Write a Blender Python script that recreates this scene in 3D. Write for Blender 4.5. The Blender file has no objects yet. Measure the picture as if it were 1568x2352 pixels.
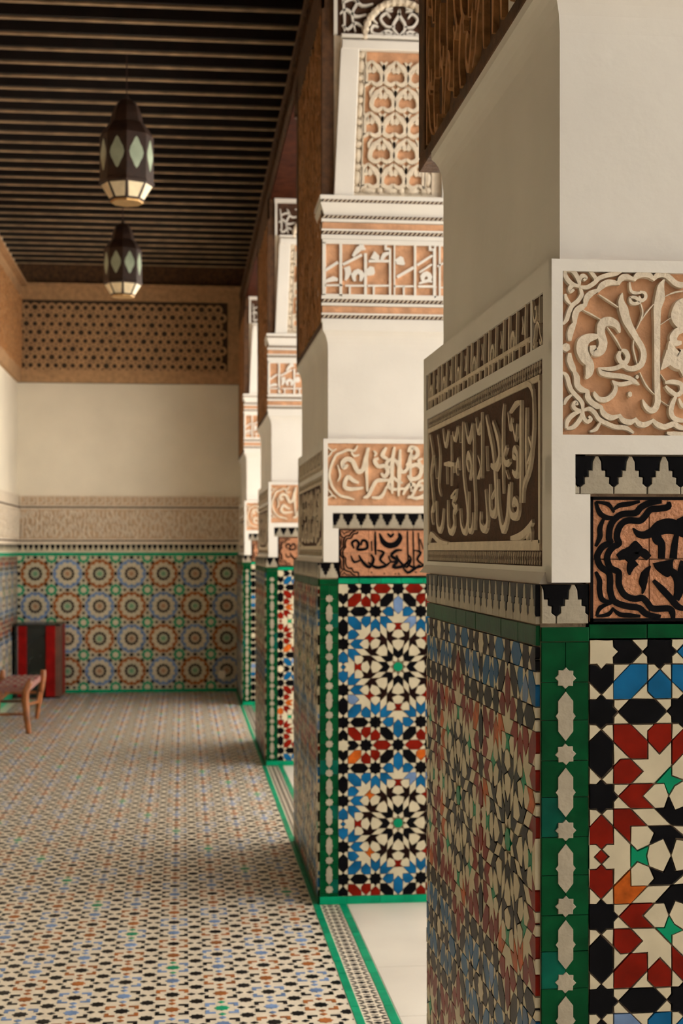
import bpy, math, random
from mathutils import Vector

# ------------------------------------------------------------------ camera, sky, exposure
scene = bpy.context.scene
F_PX, EYE, VPX, HORIZON, CX = 3400.0, 1.6, 420.0, 1262.0, 784.0      # 1568 x 2352 frame
YAW = math.atan((CX - VPX) / F_PX)
SY, CY = math.sin(YAW), math.cos(YAW)

cam_data = bpy.data.cameras.new('camera')
cam = bpy.data.objects.new('camera', cam_data)
scene.collection.objects.link(cam)
cam.location = (0, 0, EYE)
cam.rotation_euler = (math.pi / 2, 0, -YAW)
cam_data.sensor_fit = 'VERTICAL'
cam_data.sensor_height = 36.0
cam_data.lens = F_PX / 2352 * 36.0
cam_data.shift_y = (HORIZON - 1176.0) / 2352
cam_data.clip_start = 0.05
cam_data.dof.use_dof = True
cam_data.dof.focus_distance = 2.75
cam_data.dof.aperture_fstop = 7.5
scene.camera = cam

world = bpy.data.worlds.new('sky')
scene.world = world
world.use_nodes = True
bg = world.node_tree.nodes['Background']
bg.inputs[0].default_value = (0.95, 0.975, 1.0, 1)
bg.inputs[1].default_value = 0.55
scene.view_settings.view_transform = 'Standard'
scene.view_settings.look = 'None'
scene.view_settings.gamma = 1.0
scene.view_settings.use_curve_mapping = False
scene.view_settings.exposure = 0.97
sun_data = bpy.data.lights.new('sun', 'SUN')          # over the gallery roof: lights the open court only
sun_data.energy = 19.0
sun_data.color = (1.0, 0.98, 0.95)
sun_data.angle = 0.0093
sun = bpy.data.objects.new('sun', sun_data)
scene.collection.objects.link(sun)
sun.rotation_euler = Vector((0.42, 0.66, -0.62)).to_track_quat('-Z', 'Y').to_euler()

R = random.Random(7)
C = scene.collection
Q2 = math.sqrt(2)


def ray(px, py):
    a, b = (px - CX) / F_PX, (HORIZON - py) / F_PX
    return (SY + a * CY, CY - a * SY, b)


def on_floor(px, py):
    r = ray(px, py)
    t = -EYE / r[2]
    return r[0] * t, r[1] * t


def on_y(px, py, Y):
    r = ray(px, py)
    t = Y / r[1]
    return r[0] * t, EYE + r[2] * t


def on_x(px, py, X):
    r = ray(px, py)
    t = X / r[0]
    return r[1] * t, EYE + r[2] * t


def project(p):
    d = p[0] * SY + p[1] * CY
    if d < 0.2:
        return None
    return CX + F_PX * (p[0] * CY - p[1] * SY) / d, HORIZON - F_PX * (p[2] - EYE) / d


# ------------------------------------------------------------------ materials
def mat(name, col, rough=0.6, var=0.12, scale=14.0, bump=0.0, bscale=60.0, spec=0.5, rnd=0.0, metal=0.0, col2=None):
    m = bpy.data.materials.new(name)
    m.use_nodes = True
    nt = m.node_tree
    b = nt.nodes['Principled BSDF']
    b.inputs['Roughness'].default_value = rough
    b.inputs['Specular IOR Level'].default_value = spec
    b.inputs['Metallic'].default_value = metal
    geo = nt.nodes.new('ShaderNodeNewGeometry')
    nz = nt.nodes.new('ShaderNodeTexNoise')
    nz.inputs['Scale'].default_value = scale
    nz.inputs['Detail'].default_value = 5
    nt.links.new(geo.outputs['Position'], nz.inputs['Vector'])
    ramp = nt.nodes.new('ShaderNodeValToRGB')
    ramp.color_ramp.elements[0].position = 0.3
    ramp.color_ramp.elements[1].position = 0.7
    lo = [c * (1 - var) for c in col]
    hi = [min(1, c * (1 + var)) for c in col]
    if col2:
        lo = list(col2)
    ramp.color_ramp.elements[0].color = (*lo, 1)
    ramp.color_ramp.elements[1].color = (*hi, 1)
    nt.links.new(nz.outputs['Fac'], ramp.inputs[0])
    out = ramp.outputs[0]
    if rnd:
        oi = nt.nodes.new('ShaderNodeObjectInfo')
        hs = nt.nodes.new('ShaderNodeHueSaturation')
        mr = nt.nodes.new('ShaderNodeMapRange')
        mr.inputs['To Min'].default_value = 1 - rnd
        mr.inputs['To Max'].default_value = 1 + rnd
        nt.links.new(oi.outputs['Random'], mr.inputs['Value'])
        nt.links.new(mr.outputs[0], hs.inputs['Value'])
        nt.links.new(out, hs.inputs['Color'])
        out = hs.outputs[0]
    nt.links.new(out, b.inputs['Base Color'])
    if bump:
        n2 = nt.nodes.new('ShaderNodeTexNoise')
        n2.inputs['Scale'].default_value = bscale
        n2.inputs['Detail'].default_value = 4
        nt.links.new(geo.outputs['Position'], n2.inputs['Vector'])
        bp = nt.nodes.new('ShaderNodeBump')
        bp.inputs['Strength'].default_value = bump
        bp.inputs['Distance'].default_value = 0.01
        nt.links.new(n2.outputs['Fac'], bp.inputs['Height'])
        nt.links.new(bp.outputs[0], b.inputs['Normal'])
    return m


M = {}
M['plaster'] = mat('white_plaster', (0.76, 0.725, 0.67), 0.9, 0.05, 3.0, 0.12, 25)
M['plaster2'] = mat('gallery_plaster', (0.82, 0.74, 0.60), 0.9, 0.06, 2.0, 0.12, 20)
M['stucco'] = mat('carved_stucco', (0.70, 0.60, 0.47), 0.85, 0.1, 30, 0.25, 120)
M['stain'] = mat('stained_stucco', (0.56, 0.30, 0.165), 0.9, 0.25, 18, 0.3, 90)
M['stain_dark'] = mat('brown_stucco', (0.065, 0.025, 0.010), 0.9, 0.3, 40, 0.3, 120)
M['grout'] = mat('grout', (0.36, 0.26, 0.18), 0.95, 0.25, 40, 0.4, 150)
g = dict(bump=0.04, bscale=70, rnd=0.12, spec=0.05)
M['white'] = mat('white_glaze', (0.60, 0.53, 0.38), 0.3, 0.08, 22, **g)
M['black'] = mat('black_glaze', (0.0025, 0.0025, 0.0038), 0.3, 0.3, 30, **g)
M['maroon'] = mat('brown_black_glaze', (0.011, 0.0035, 0.003), 0.3, 0.4, 20, **g)
M['green'] = mat('green_glaze', (0.001, 0.060, 0.018), 0.28, 0.3, 16, **g)
M['mint'] = mat('bright_green_glaze', (0.003, 0.27, 0.13), 0.28, 0.2, 12, **g)
M['blue'] = mat('blue_glaze', (0.006, 0.11, 0.27), 0.28, 0.3, 14, **g)
M['paleblue'] = mat('pale_blue_glaze', (0.16, 0.25, 0.44), 0.35, 0.3, 14, **g)
M['red'] = mat('red_glaze', (0.20, 0.009, 0.003), 0.3, 0.35, 16, **g)
M['orange'] = mat('orange_glaze', (0.48, 0.10, 0.012), 0.3, 0.4, 40, **g)
M['brown'] = mat('ochre_brown_glaze', (0.33, 0.11, 0.03), 0.4, 0.3, 14, **g)
M['beige'] = mat('unglazed_beige', (0.34, 0.295, 0.22), 0.5, 0.12, 30, bump=0.15, bscale=120, rnd=0.12)
M['terra'] = mat('chiselled_terracotta', (0.50, 0.22, 0.11), 0.75, 0.2, 60, bump=0.6, bscale=160, rnd=0.06)
M['wood'] = mat('carved_cedar', (0.085, 0.037, 0.013), 0.8, 0.45, 25, 0.4, 60)
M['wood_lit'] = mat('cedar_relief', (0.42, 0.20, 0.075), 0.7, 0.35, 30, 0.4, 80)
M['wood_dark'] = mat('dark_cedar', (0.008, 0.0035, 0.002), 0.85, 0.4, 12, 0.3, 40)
M['beam_light'] = mat('beam_bounce_light', (0.30, 0.20, 0.115), 0.7, 0.35, 9, 0.2, 40)  # floor bounce on the beam undersides, put into the colour
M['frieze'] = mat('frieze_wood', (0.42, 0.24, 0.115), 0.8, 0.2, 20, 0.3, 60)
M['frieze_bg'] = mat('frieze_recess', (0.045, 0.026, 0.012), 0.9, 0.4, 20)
M['shade_screen'] = mat('added_screen_brown', (0.12, 0.095, 0.07), 0.8, 0.3, 8)  # dark tone of the added panels that dim the pillar sides
M['soffit'] = mat('red_cedar_beam', (0.040, 0.010, 0.004), 0.95, 0.4, 12, spec=0.05)
M['sand'] = mat('sand_stucco', (0.56, 0.40, 0.26), 0.9, 0.15, 30)
M['teal'] = mat('teal_glaze', (0.002, 0.085, 0.055), 0.28, 0.3, 16, **g)
M['marble'] = mat('marble', (0.74, 0.68, 0.58), 0.35, 0.06, 1.4, 0.03, 30, col2=(0.60, 0.54, 0.46))
M['floor_white'] = mat('white_floor_tile', (0.78, 0.68, 0.53), 0.28, 0.12, 30, 0.06, 60)
M['court'] = mat('court_paving', (0.62, 0.56, 0.47), 0.6, 0.08, 2.0)
M['stool'] = mat('turned_wood', (0.30, 0.095, 0.02), 0.45, 0.35, 18, 0.15, 50)
M['weave'] = mat('woven_seat', (0.32, 0.13, 0.085), 0.85, 0.3, 50, 0.6, 90, col2=(0.16, 0.10, 0.12))
M['cabinet_red'] = mat('dark_red_paint', (0.24, 0.006, 0.005), 0.5, 0.25, 9, 0.1, 30, spec=0.08)
M['cabinet_dark'] = mat('smoked_panel', (0.012, 0.016, 0.014), 0.25, 0.4, 5)
M['cabinet_brown'] = mat('cabinet_side', (0.12, 0.05, 0.03), 0.6, 0.3, 9)
M['metal'] = mat('bronzed_metal', (0.030, 0.012, 0.006), 0.6, 0.4, 20, 0.2, 60)
M['glass'] = mat('milky_green_glass', (0.42, 0.50, 0.38), 0.2, 0.15, 12)
M['glass_low'] = mat('cream_glass', (0.80, 0.68, 0.46), 0.25, 0.15, 12)
M['brass'] = mat('brass', (0.45, 0.27, 0.10), 0.4, 0.2, 20, metal=0.6)


# ------------------------------------------------------------------ mesh helpers
class Frame:
    def __init__(s, o, u, v, n):
        s.o, s.u, s.v, s.n = Vector(o), Vector(u), Vector(v), Vector(n)

    def __call__(s, a, b, w=0.0):
        return s.o + s.u * a + s.v * b + s.n * w


def front_frame(x, y, z=0.0):
    return Frame((x, y, z), (1, 0, 0), (0, 0, 1), (0, -1, 0))


def left_frame(x, yfar, z=0.0):
    return Frame((x, yfar, z), (0, -1, 0), (0, 0, 1), (-1, 0, 0))


FLOOR_F = Frame((0, 0, 0), (1, 0, 0), (0, 1, 0), (0, 0, 1))


def area(p):
    return 0.5 * sum(p[i][0] * p[(i + 1) % len(p)][1] - p[(i + 1) % len(p)][0] * p[i][1] for i in range(len(p)))


def ccw(p):
    return list(p) if area(p) > 0 else list(reversed(p))


def inset(p, g):
    p = ccw(p)
    n = len(p)
    out = []
    for i in range(n):
        a, b, c = p[i - 1], p[i], p[(i + 1) % n]
        d1 = (b[0] - a[0], b[1] - a[1]); d2 = (c[0] - b[0], c[1] - b[1])
        l1 = math.hypot(*d1) or 1e-9; l2 = math.hypot(*d2) or 1e-9
        n1 = (-d1[1] / l1, d1[0] / l1); n2 = (-d2[1] / l2, d2[0] / l2)
        k = 1 + n1[0] * n2[0] + n1[1] * n2[1]
        k = max(k, 0.16)
        out.append((b[0] + (n1[0] + n2[0]) / k * g, b[1] + (n1[1] + n2[1]) / k * g))
    return out if area(out) > 0 else None


def clip(p, x0, x1, y0, y1):
    def cut(pts, f, inter):
        res = []
        for i in range(len(pts)):
            a, b = pts[i - 1], pts[i]
            fa, fb = f(a), f(b)
            if fb:
                if not fa:
                    res.append(inter(a, b))
                res.append(b)
            elif fa:
                res.append(inter(a, b))
        return res

    def ix(v):
        return lambda a, b: (v, a[1] + (b[1] - a[1]) * (v - a[0]) / (b[0] - a[0]))

    def iy(v):
        return lambda a, b: (a[0] + (b[0] - a[0]) * (v - a[1]) / (b[1] - a[1]), v)
    e = 1e-9
    for f, i in ((lambda q: q[0] >= x0 - e, ix(x0)), (lambda q: q[0] <= x1 + e, ix(x1)),
                 (lambda q: q[1] >= y0 - e, iy(y0)), (lambda q: q[1] <= y1 + e, iy(y1))):
        if not p:
            return None
        p = cut(p, f, i)
    q = []
    for a in p:
        if not q or math.hypot(a[0] - q[-1][0], a[1] - q[-1][1]) > 1e-5:
            q.append(a)
    if len(q) > 2 and math.hypot(q[0][0] - q[-1][0], q[0][1] - q[-1][1]) < 1e-5:
        q.pop()
    return q if len(q) > 2 and abs(area(q)) > 1e-7 else None


WORLD = {}          # object name -> world offset (parents are only ever moved, never turned)


def link(o, loc, parent):
    C.objects.link(o)
    loc = Vector(loc)
    if parent is not None:
        o.parent = parent
        o.location = loc - WORLD[parent.name]
    else:
        o.location = loc
    WORLD[o.name] = loc
    return o


def empty(name, loc, label=None, cat=None, group=None):
    o = bpy.data.objects.new(name, None)
    o.empty_display_size = 0.1
    link(o, loc, None)
    tag(o, label, cat, group, 'thing')
    return o


def tag(o, label=None, cat=None, group=None, kind=None):
    for k, v in (('label', label), ('category', cat), ('group', group), ('kind', kind)):
        if v:
            o[k] = v
    return o


class MB:
    def __init__(s):
        s.v, s.f, s.m, s.slots = [], [], [], []

    def slot(s, name):
        if name not in s.slots:
            s.slots.append(name)
        return s.slots.index(name)

    def face(s, idx, m):
        s.f.append(idx)
        s.m.append(s.slot(m))

    def poly(s, fr, pts, w0, w1, m, bevel=0.0, side=None):
        pts = ccw(pts)
        n = len(pts)
        k = len(s.v)
        side = side or m
        s.v += [fr(a, b, w0) for a, b in pts]
        top = None
        if bevel:
            top = inset(pts, bevel)
        if top:
            s.v += [fr(a, b, w1 - bevel * 0.6) for a, b in pts]
            s.v += [fr(a, b, w1) for a, b in top]
            for i in range(n):
                j = (i + 1) % n
                s.face((k + i, k + j, k + n + j, k + n + i), side)
                s.face((k + n + i, k + n + j, k + 2 * n + j, k + 2 * n + i), m)
            s.face(tuple(range(k + 2 * n, k + 3 * n)), m)
        else:
            s.v += [fr(a, b, w1) for a, b in pts]
            for i in range(n):
                j = (i + 1) % n
                s.face((k + i, k + j, k + n + j, k + n + i), side)
            s.face(tuple(range(k + n, k + 2 * n)), m)
        return s

    def rect(s, fr, a0, a1, b0, b1, w0, w1, m, bevel=0.0):
        return s.poly(fr, [(a0, b0), (a1, b0), (a1, b1), (a0, b1)], w0, w1, m, bevel)

    def box(s, x0, x1, y0, y1, z0, z1, m):
        k = len(s.v)
        s.v += [Vector((x, y, z)) for z in (z0, z1) for y in (y0, y1) for x in (x0, x1)]
        for q in ((0, 2, 3, 1), (4, 5, 7, 6), (0, 1, 5, 4), (2, 6, 7, 3), (0, 4, 6, 2), (1, 3, 7, 5)):
            s.face(tuple(k + i for i in q), m)
        return s

    def stroke(s, fr, pts, width, w0, w1, m, taper=0.5, sub=4, slope=0.16, closed=False, xf=None):
        """a carved ribbon along a smooth curve; width = number or one per point"""
        n = len(pts)
        ws = list(width) if hasattr(width, '__len__') else [width] * n
        if not hasattr(width, '__len__') and taper < 1 and not closed:
            ws[0] *= taper
            ws[-1] *= taper
        P, W = [], []
        rng = n if closed else n - 1
        for i in range(rng):
            p0 = pts[(i - 1) % n] if closed or i > 0 else pts[0]
            p1, p2 = pts[i], pts[(i + 1) % n]
            p3 = pts[(i + 2) % n] if closed or i + 2 < n else pts[-1]
            for j in range(sub):
                t = j / sub
                q = []
                for d in (0, 1):
                    a, b, c, e = p0[d], p1[d], p2[d], p3[d]
                    q.append(0.5 * (2 * b + (c - a) * t + (2 * a - 5 * b + 4 * c - e) * t * t + (3 * b - a - 3 * c + e) * t ** 3))
                P.append(q)
                W.append(ws[i] + (ws[(i + 1) % n] - ws[i]) * t)
        if not closed:
            P.append(list(pts[-1])); W.append(ws[-1])
        N = len(P)
        k = len(s.v)
        for i in range(N):
            a = P[i - 1] if closed or i > 0 else P[0]
            b = P[(i + 1) % N] if closed or i + 1 < N else P[-1]
            d = (b[0] - a[0], b[1] - a[1]); l = math.hypot(*d) or 1e-9
            nx, ny = -d[1] / l, d[0] / l
            h = W[i] / 2
            for o, w in ((h, w0), (h * (1 - slope), w1), (-h * (1 - slope), w1), (-h, w0)):
                u, v = P[i][0] + nx * o, P[i][1] + ny * o
                if xf:
                    u, v = xf(u, v)
                s.v.append(fr(u, v, w))
        for i in range(N if closed else N - 1):
            j = (i + 1) % N
            for q in range(3):
                s.face((k + 4 * i + q, k + 4 * i + q + 1, k + 4 * j + q + 1, k + 4 * j + q), m)
        if not closed:
            s.face((k, k + 3, k + 2, k + 1), m)
            e = k + 4 * (N - 1)
            s.face((e, e + 1, e + 2, e + 3), m)
        return s

    def tube(s, pts, rad, m, seg=8):
        rs = rad if hasattr(rad, '__len__') else [rad] * len(pts)
        k = len(s.v)
        pts = [Vector(p) for p in pts]
        for i, p in enumerate(pts):
            d = (pts[min(i + 1, len(pts) - 1)] - pts[max(i - 1, 0)]).normalized()
            a = d.orthogonal().normalized() if i == 0 else (a - d * a.dot(d)).normalized()
            b = d.cross(a)
            for j in range(seg):
                t = 2 * math.pi * j / seg
                s.v.append(p + (a * math.cos(t) + b * math.sin(t)) * rs[i])
        for i in range(len(pts) - 1):
            for j in range(seg):
                j2 = (j + 1) % seg
                s.face((k + i * seg + j, k + i * seg + j2, k + (i + 1) * seg + j2, k + (i + 1) * seg + j), m)
        s.face(tuple(k + j for j in reversed(range(seg))), m)
        s.face(tuple(k + (len(pts) - 1) * seg + j for j in range(seg)), m)
        return s

    def lathe(s, c, prof, m, seg=16, rot=0.0, cap=True):
        k = len(s.v)
        for r, z in prof:
            for j in range(seg):
                t = 2 * math.pi * j / seg + rot
                s.v.append(Vector((c[0] + r * math.cos(t), c[1] + r * math.sin(t), c[2] + z)))
        for i in range(len(prof) - 1):
            for j in range(seg):
                j2 = (j + 1) % seg
                s.face((k + i * seg + j, k + i * seg + j2, k + (i + 1) * seg + j2, k + (i + 1) * seg + j), m)
        if cap:
            s.face(tuple(k + j for j in reversed(range(seg))), m)
            s.face(tuple(k + (len(prof) - 1) * seg + j for j in range(seg)), m)
        return s

    def dome(s, fr, c, ra, rb, w0, h, m, seg=10, xf=None):
        """low rounded bead on a face"""
        k = len(s.v)
        rings = ((1, 0), (0.85, 0.55), (0.5, 0.88))
        for r, hh in rings:
            for j in range(seg):
                t = 2 * math.pi * j / seg
                u, v = c[0] + ra * r * math.cos(t), c[1] + rb * r * math.sin(t)
                if xf:
                    u, v = xf(u, v)
                s.v.append(fr(u, v, w0 + h * hh))
        u, v = xf(*c) if xf else c
        s.v.append(fr(u, v, w0 + h))
        for i in range(2):
            for j in range(seg):
                j2 = (j + 1) % seg
                s.face((k + i * seg + j, k + i * seg + j2, k + (i + 1) * seg + j2, k + (i + 1) * seg + j), m)
        for j in range(seg):
            s.face((k + 2 * seg + j, k + 2 * seg + (j + 1) % seg, k + 3 * seg), m)
        return s

    def mesh(s, name, origin):
        me = bpy.data.meshes.new(name)
        o = Vector(origin)
        me.from_pydata([tuple(v - o) for v in s.v], [], s.f)
        for n in s.slots:
            me.materials.append(M[n])
        me.polygons.foreach_set('material_index', s.m)
        me.update()
        return me

    def centre(s):
        lo = [min(v[i] for v in s.v) for i in range(3)]
        hi = [max(v[i] for v in s.v) for i in range(3)]
        return Vector([(a + b) / 2 for a, b in zip(lo, hi)])

    def build(s, name, parent=None, origin=None, label=None, cat=None, kind=None):
        o = origin if origin is not None else s.centre()
        ob = bpy.data.objects.new(name, s.mesh(name, o))
        link(ob, o, parent)
        return tag(ob, label, cat, None, kind)


def struct(name, mb):
    o = mb.build(name)
    o['kind'] = 'structure'
    return o


def seen_area(poly3):
    """size in the photograph of a flat piece, 0 when out of frame or seen from behind"""
    q = [project(p) for p in poly3]
    if any(a is None for a in q):
        return 0
    cx = sum(a[0] for a in q) / len(q); cy = sum(a[1] for a in q) / len(q)
    if not (-15 < cx < 1583 and -15 < cy < 2367):
        return 0
    return -area(q)          # image y points down


def emit_tiles(parent, tiles, cap, name='tile', field='tile_field', thick=0.008, bevel=0.0009):
    """tiles: (frame, polygon, material). The largest in view are objects of their own, the rest one part."""
    order = sorted(range(len(tiles)), key=lambda i: -seen_area([tiles[i][0](a, b) for a, b in tiles[i][1]]))
    own = set(i for i in order[:cap] if seen_area([tiles[i][0](a, b) for a, b in tiles[i][1]]) > 20)
    rest = MB()
    for i, (fr, p, m) in enumerate(tiles):
        t = thick + R.uniform(-0.0006, 0.0006)
        if i in own:
            MB().poly(fr, p, 0, t, m, bevel).build(name, parent)
        else:
            rest.poly(fr, p, 0, t, m)
    if rest.v:
        rest.build(field, parent, kind='stuff')


# ------------------------------------------------------------------ the star mosaic (unit = side of a star)
def star8(cx, cy, s=1.0):
    t, a = s * Q2 / 2, s * 0.5 * math.sqrt(1 + (Q2 - 1) ** 2)
    pts = []
    for k in range(8):
        for r, d in ((t, 0), (a, math.pi / 8)):
            an = k * math.pi / 4 + d
            pts.append((cx + r * math.cos(an), cy + r * math.sin(an)))
    return pts


MW, MH = 3 + 2 * Q2, 4 + 3 * Q2            # half period across and down


def mosaic_cell():
    L = []
    e, h, k = 1.207, 1.914, 2.414

    def add(c, *p):
        L.append((c, list(p)))
    # stars
    L.append(('w', star8(0, 0)))
    for x, y in ((0, k), (0, 5.828), (k, 0), (3.414, k), (5.828, 0)):
        L.append(('k', star8(x, y)))
    # top row, left column
    add('k', (-.5, .5), (-.207, .5), (0, .707), (.207, .5), (.5, .5), (.5, e), (0, 1.707), (-.5, e))
    add('k', (.5, -.5), (.5, -.207), (.707, 0), (.5, .207), (.5, .5), (e, .5), (1.707, 0), (e, -.5))
    add('k', (0, 3.121), (.5, 3.621), (.5, 4.621), (0, 5.121), (-.5, 4.621), (-.5, 3.621))
    add('B', (3.121, 0), (3.621, .5), (4.621, .5), (5.121, 0), (4.621, -.5), (3.621, -.5))
    add('k', (.707, k), (e, h), (2.207, h), (2.707, k), (2.207, 2.914), (e, 2.914))
    add('A', (0, 6.535), (.5, 7.035), (.5, 7.743), (.207, 7.743), (0, 7.95), (-.207, 7.743), (-.5, 7.743), (-.5, 7.035))
    add('A', (0, MH - .293), (.293, MH), (0, MH + .293), (-.293, MH))
    # blobs and kites
    add('B', (e, .5), (h, .5), (h, e), (e, h), (.5, h), (.5, e))
    add('B', (k, .707), (2.914, e), (2.914, h), (2.207, h), (h, 1.621), (h, e))
    add('B', (2.914, .5), (3.621, .5), (3.914, .793), (3.914, e), (3.414, 1.707), (2.914, e))
    add('k', (5.328, .5), (5.328, e), (4.621, h), (3.914, h), (3.914, e), (4.621, .5))
    add('A', (5.828, .707), (6.328, e), (6.328, 2.207), (5.828, 2.707), (5.328, 2.207), (5.328, e))
    add('A', (4.121, k), (4.621, h), (5.035, h), (5.328, 2.207), (5.328, 2.914), (4.621, 2.914))
    add('A', (.5, 2.914), (e, 2.914), (h, 3.621), (h, 4.328), (e, 4.328), (.5, 3.621))
    add('A', (2.207, 2.914), (2.914, 2.914), (2.914, 3.621), (k, 4.121), (h, 3.621), (h, 3.207))
    add('A', (.793, 4.328), (e, 4.328), (1.707, 4.828), (e, 5.328), (.5, 5.328), (.5, 4.621))
    # arrows
    add('A', (.707, 5.828), (e, 5.328), (2.207, 5.328), (1.707, 5.828), (2.207, 6.328), (e, 6.328))
    add('A', (3.414, 3.121), (2.914, 3.621), (2.914, 4.621), (3.414, 4.121), (3.914, 4.621), (3.914, 3.621))
    add('A', (.5, 6.328), (e, 6.328), (h, 7.035), (e, 7.035), (e, 7.742), (.5, 7.035))
    add('A', (3.914, 2.914), (3.914, 3.621), (4.621, 4.328), (4.621, 3.621), (5.328, 3.621), (4.621, 2.914))
    # white
    W = [((.5, .5), (e, .5), (.5, e)), ((h, e), (h, 1.621), (2.207, h), (e, h)),
         ((h, .5), (2.207, .5), (k, .707), (h, e)), ((2.914, .5), (2.621, .5), (k, .707), (2.914, e)),
         ((1.707, 0), (h, .207), (h, .5), (e, .5)), ((.5, e), (0, 1.707), (.207, h), (.5, h)),
         ((.5, h), (e, h), (.707, k), (.5, 2.207)), ((.5, 2.914), (e, 2.914), (.707, k), (.5, 2.621)),
         ((2.914, h), (2.207, h), (2.707, k), (2.914, 2.207)), ((2.914, 2.914), (2.207, 2.914), (2.707, k), (2.914, 2.621)),
         ((.5, 3.621), (e, 4.328), (.793, 4.328), (.5, 4.621)), ((e, 2.914), (2.207, 2.914), (h, 3.207), (h, 3.621)),
         ((h, 3.621), (k, 4.121), (2.914, 3.621), (2.914, 4.621), (2.207, 5.328), (e, 5.328), (1.707, 4.828), (e, 4.328), (h, 4.328)),
         ((.5, 5.328), (e, 5.328), (.707, 5.828), (.5, 5.621)), ((.5, 6.328), (e, 6.328), (.707, 5.828), (.5, 6.035)),
         ((.5, 4.621), (0, 5.121), (.207, 5.328), (.5, 5.328)), ((.5, 2.914), (.207, 2.914), (0, 3.121), (.5, 3.621)),
         ((.5, 6.328), (.207, 6.328), (0, 6.535), (.5, 7.035)),
         ((3.621, .5), (4.621, .5), (3.914, e), (3.914, .793)), ((2.914, .5), (3.621, .5), (3.121, 0), (2.914, .207)),
         ((4.621, .5), (5.328, .5), (5.328, .207), (5.121, 0)), ((2.914, e), (3.414, 1.707), (3.207, h), (2.914, h)),
         ((3.914, e), (3.414, 1.707), (3.621, h), (3.914, h)), ((3.914, h), (4.621, h), (4.121, k), (3.914, 2.207)),
         ((3.914, 2.914), (4.621, 2.914), (4.121, k), (3.914, 2.621)), ((2.914, 2.914), (3.207, 2.914), (3.414, 3.121), (2.914, 3.621)),
         ((3.914, 2.914), (3.621, 2.914), (3.414, 3.121), (3.914, 3.621)), ((5.328, e), (5.328, 2.207), (5.035, h), (4.621, h)),
         ((5.328, .5), (5.621, .5), (5.828, .707), (5.328, e)),
         ((5.328, 2.207), (5.828, 2.707), (6.328, 2.207), (6.328, 2.914), (7.035, 2.914), (6.328, 3.621), (5.328, 3.621), (4.621, 2.914), (5.328, 2.914)),
         ((0, 7.95), (.207, 7.743), (.5, 7.743), (.5, 7.035), (e, 7.742), (e, 8.743), (.5, 9.45), (.5, 8.743), (.207, 8.743), (0, 8.536), (.293, MH))]
    for p in W:
        L.append(('w', list(p)))
    # rosette, eightfold about (MW, MH)
    ra = math.pi / 8

    def pol(r, a):
        return (r * math.cos(math.radians(a)), r * math.sin(math.radians(a)))
    gpt, fpt, ept = (3.848, .435), (3.258, .673), (2.94, 0)
    hpt, bpt, apt = (3.636, .93), (2.914, 1.207), (3.914, 1.208)
    Bp, dp, Np, Tp = (2.13, .53), (2.74, .66), (1.63, 0), (.86, 0)
    Sp = pol(1.353, 22.5)
    mir = lambda p: (p[0], -p[1])

    def m22(p):
        r, a = math.hypot(*p), math.degrees(math.atan2(p[1], p[0]))
        return pol(r, 45 - a)
    wedge = [('w', [(4.621, 1.208), apt, hpt, gpt, (4.343, .223), (4.621, .501)], True),
             ('n', [apt, bpt, (2.25, .62), dp, ept, fpt, gpt, hpt], True),
             ('w', [gpt, fpt, ept, mir(fpt), mir(gpt), (3.96, 0)], False),
             ('w', [Np, Bp, dp, ept, mir(dp), mir(Bp)], False),
             ('n' if False else 'k', [Tp, Sp, Bp, Np, mir(Bp), mir(Sp)], False),
             ('G', [(4.621, .501), (4.343, .223), gpt, (3.96, 0), mir(gpt), (4.343, -.223), (4.621, -.501)], False),
             ('w', [(4.621, 1.915), m22((4.621, 1.915)), bpt, apt] if False else [(4.621, 1.915), apt, bpt, m22(apt)], False),
             ('w', [Sp, Bp, bpt, m22(Bp)], False)]
    for c, p, both in wedge:
        for k8 in range(8):
            for fl in ((1, -1) if both else (1,)):
                q = []
                for x, y in p:
                    y *= fl
                    a = k8 * math.pi / 4
                    X, Y = x * math.cos(a) - y * math.sin(a), x * math.sin(a) + y * math.cos(a)
                    q.append((MW - X, MH - Y))
                L.append((c, q))
    oct_ = [pol(.54, 22.5 + 45 * i) for i in range(8)]
    L.append(('C', [(MW + x, MH + y) for x, y in oct_]))
    for i in range(8):
        a0, a1 = 45 * i - 22.5, 45 * i + 22.5
        q = [pol(.54, a1), pol(1.353, a1), pol(.86, 45 * i), pol(.86, 45 * (i + 1))]
        q = [pol(.54, a1), pol(.86, 45 * i), pol(1.353, a1), pol(.86, 45 * (i + 1))]
        L.append(('w', [(MW + x, MH + y) for x, y in q]))
    return L


CELL = mosaic_cell()


def mosaic(width_u, height_u, x_off=-0.5, y_off=-0.5):
    """polygons over [x_off, x_off+width] x [y_off, y_off+height], y downwards, deduplicated"""
    out, seen = [], set()
    x1, y1 = x_off + width_u, y_off + height_u
    nx, ny = int(width_u / (2 * MW)) + 2, int(height_u / (2 * MH)) + 2
    for i in range(-1, nx):
        for j in range(-1, ny):
            for fx in (1, -1):
                for fy in (1, -1):
                    for c, p in CELL:
                        q = [(x * fx + i * 2 * MW, y * fy + j * 2 * MH) for x, y in p]
                        mx = sum(a[0] for a in q) / len(q); my = sum(a[1] for a in q) / len(q)
                        if not (x_off - 2 < mx < x1 + 2 and y_off - 2 < my < y1 + 2):
                            continue
                        key = (round(mx, 1), round(my, 1), c)
                        k2 = [(round(mx + dx, 1), round(my + dy, 1), c) for dx in (-.05, .05) for dy in (-.05, .05)]
                        if any(t in seen for t in k2):
                            continue
                        seen.update(k2); seen.add(key)
                        q = clip(ccw(q), x_off, x1, y_off, y1)
                        if q:
                            out.append((c, q))
    return out


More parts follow.
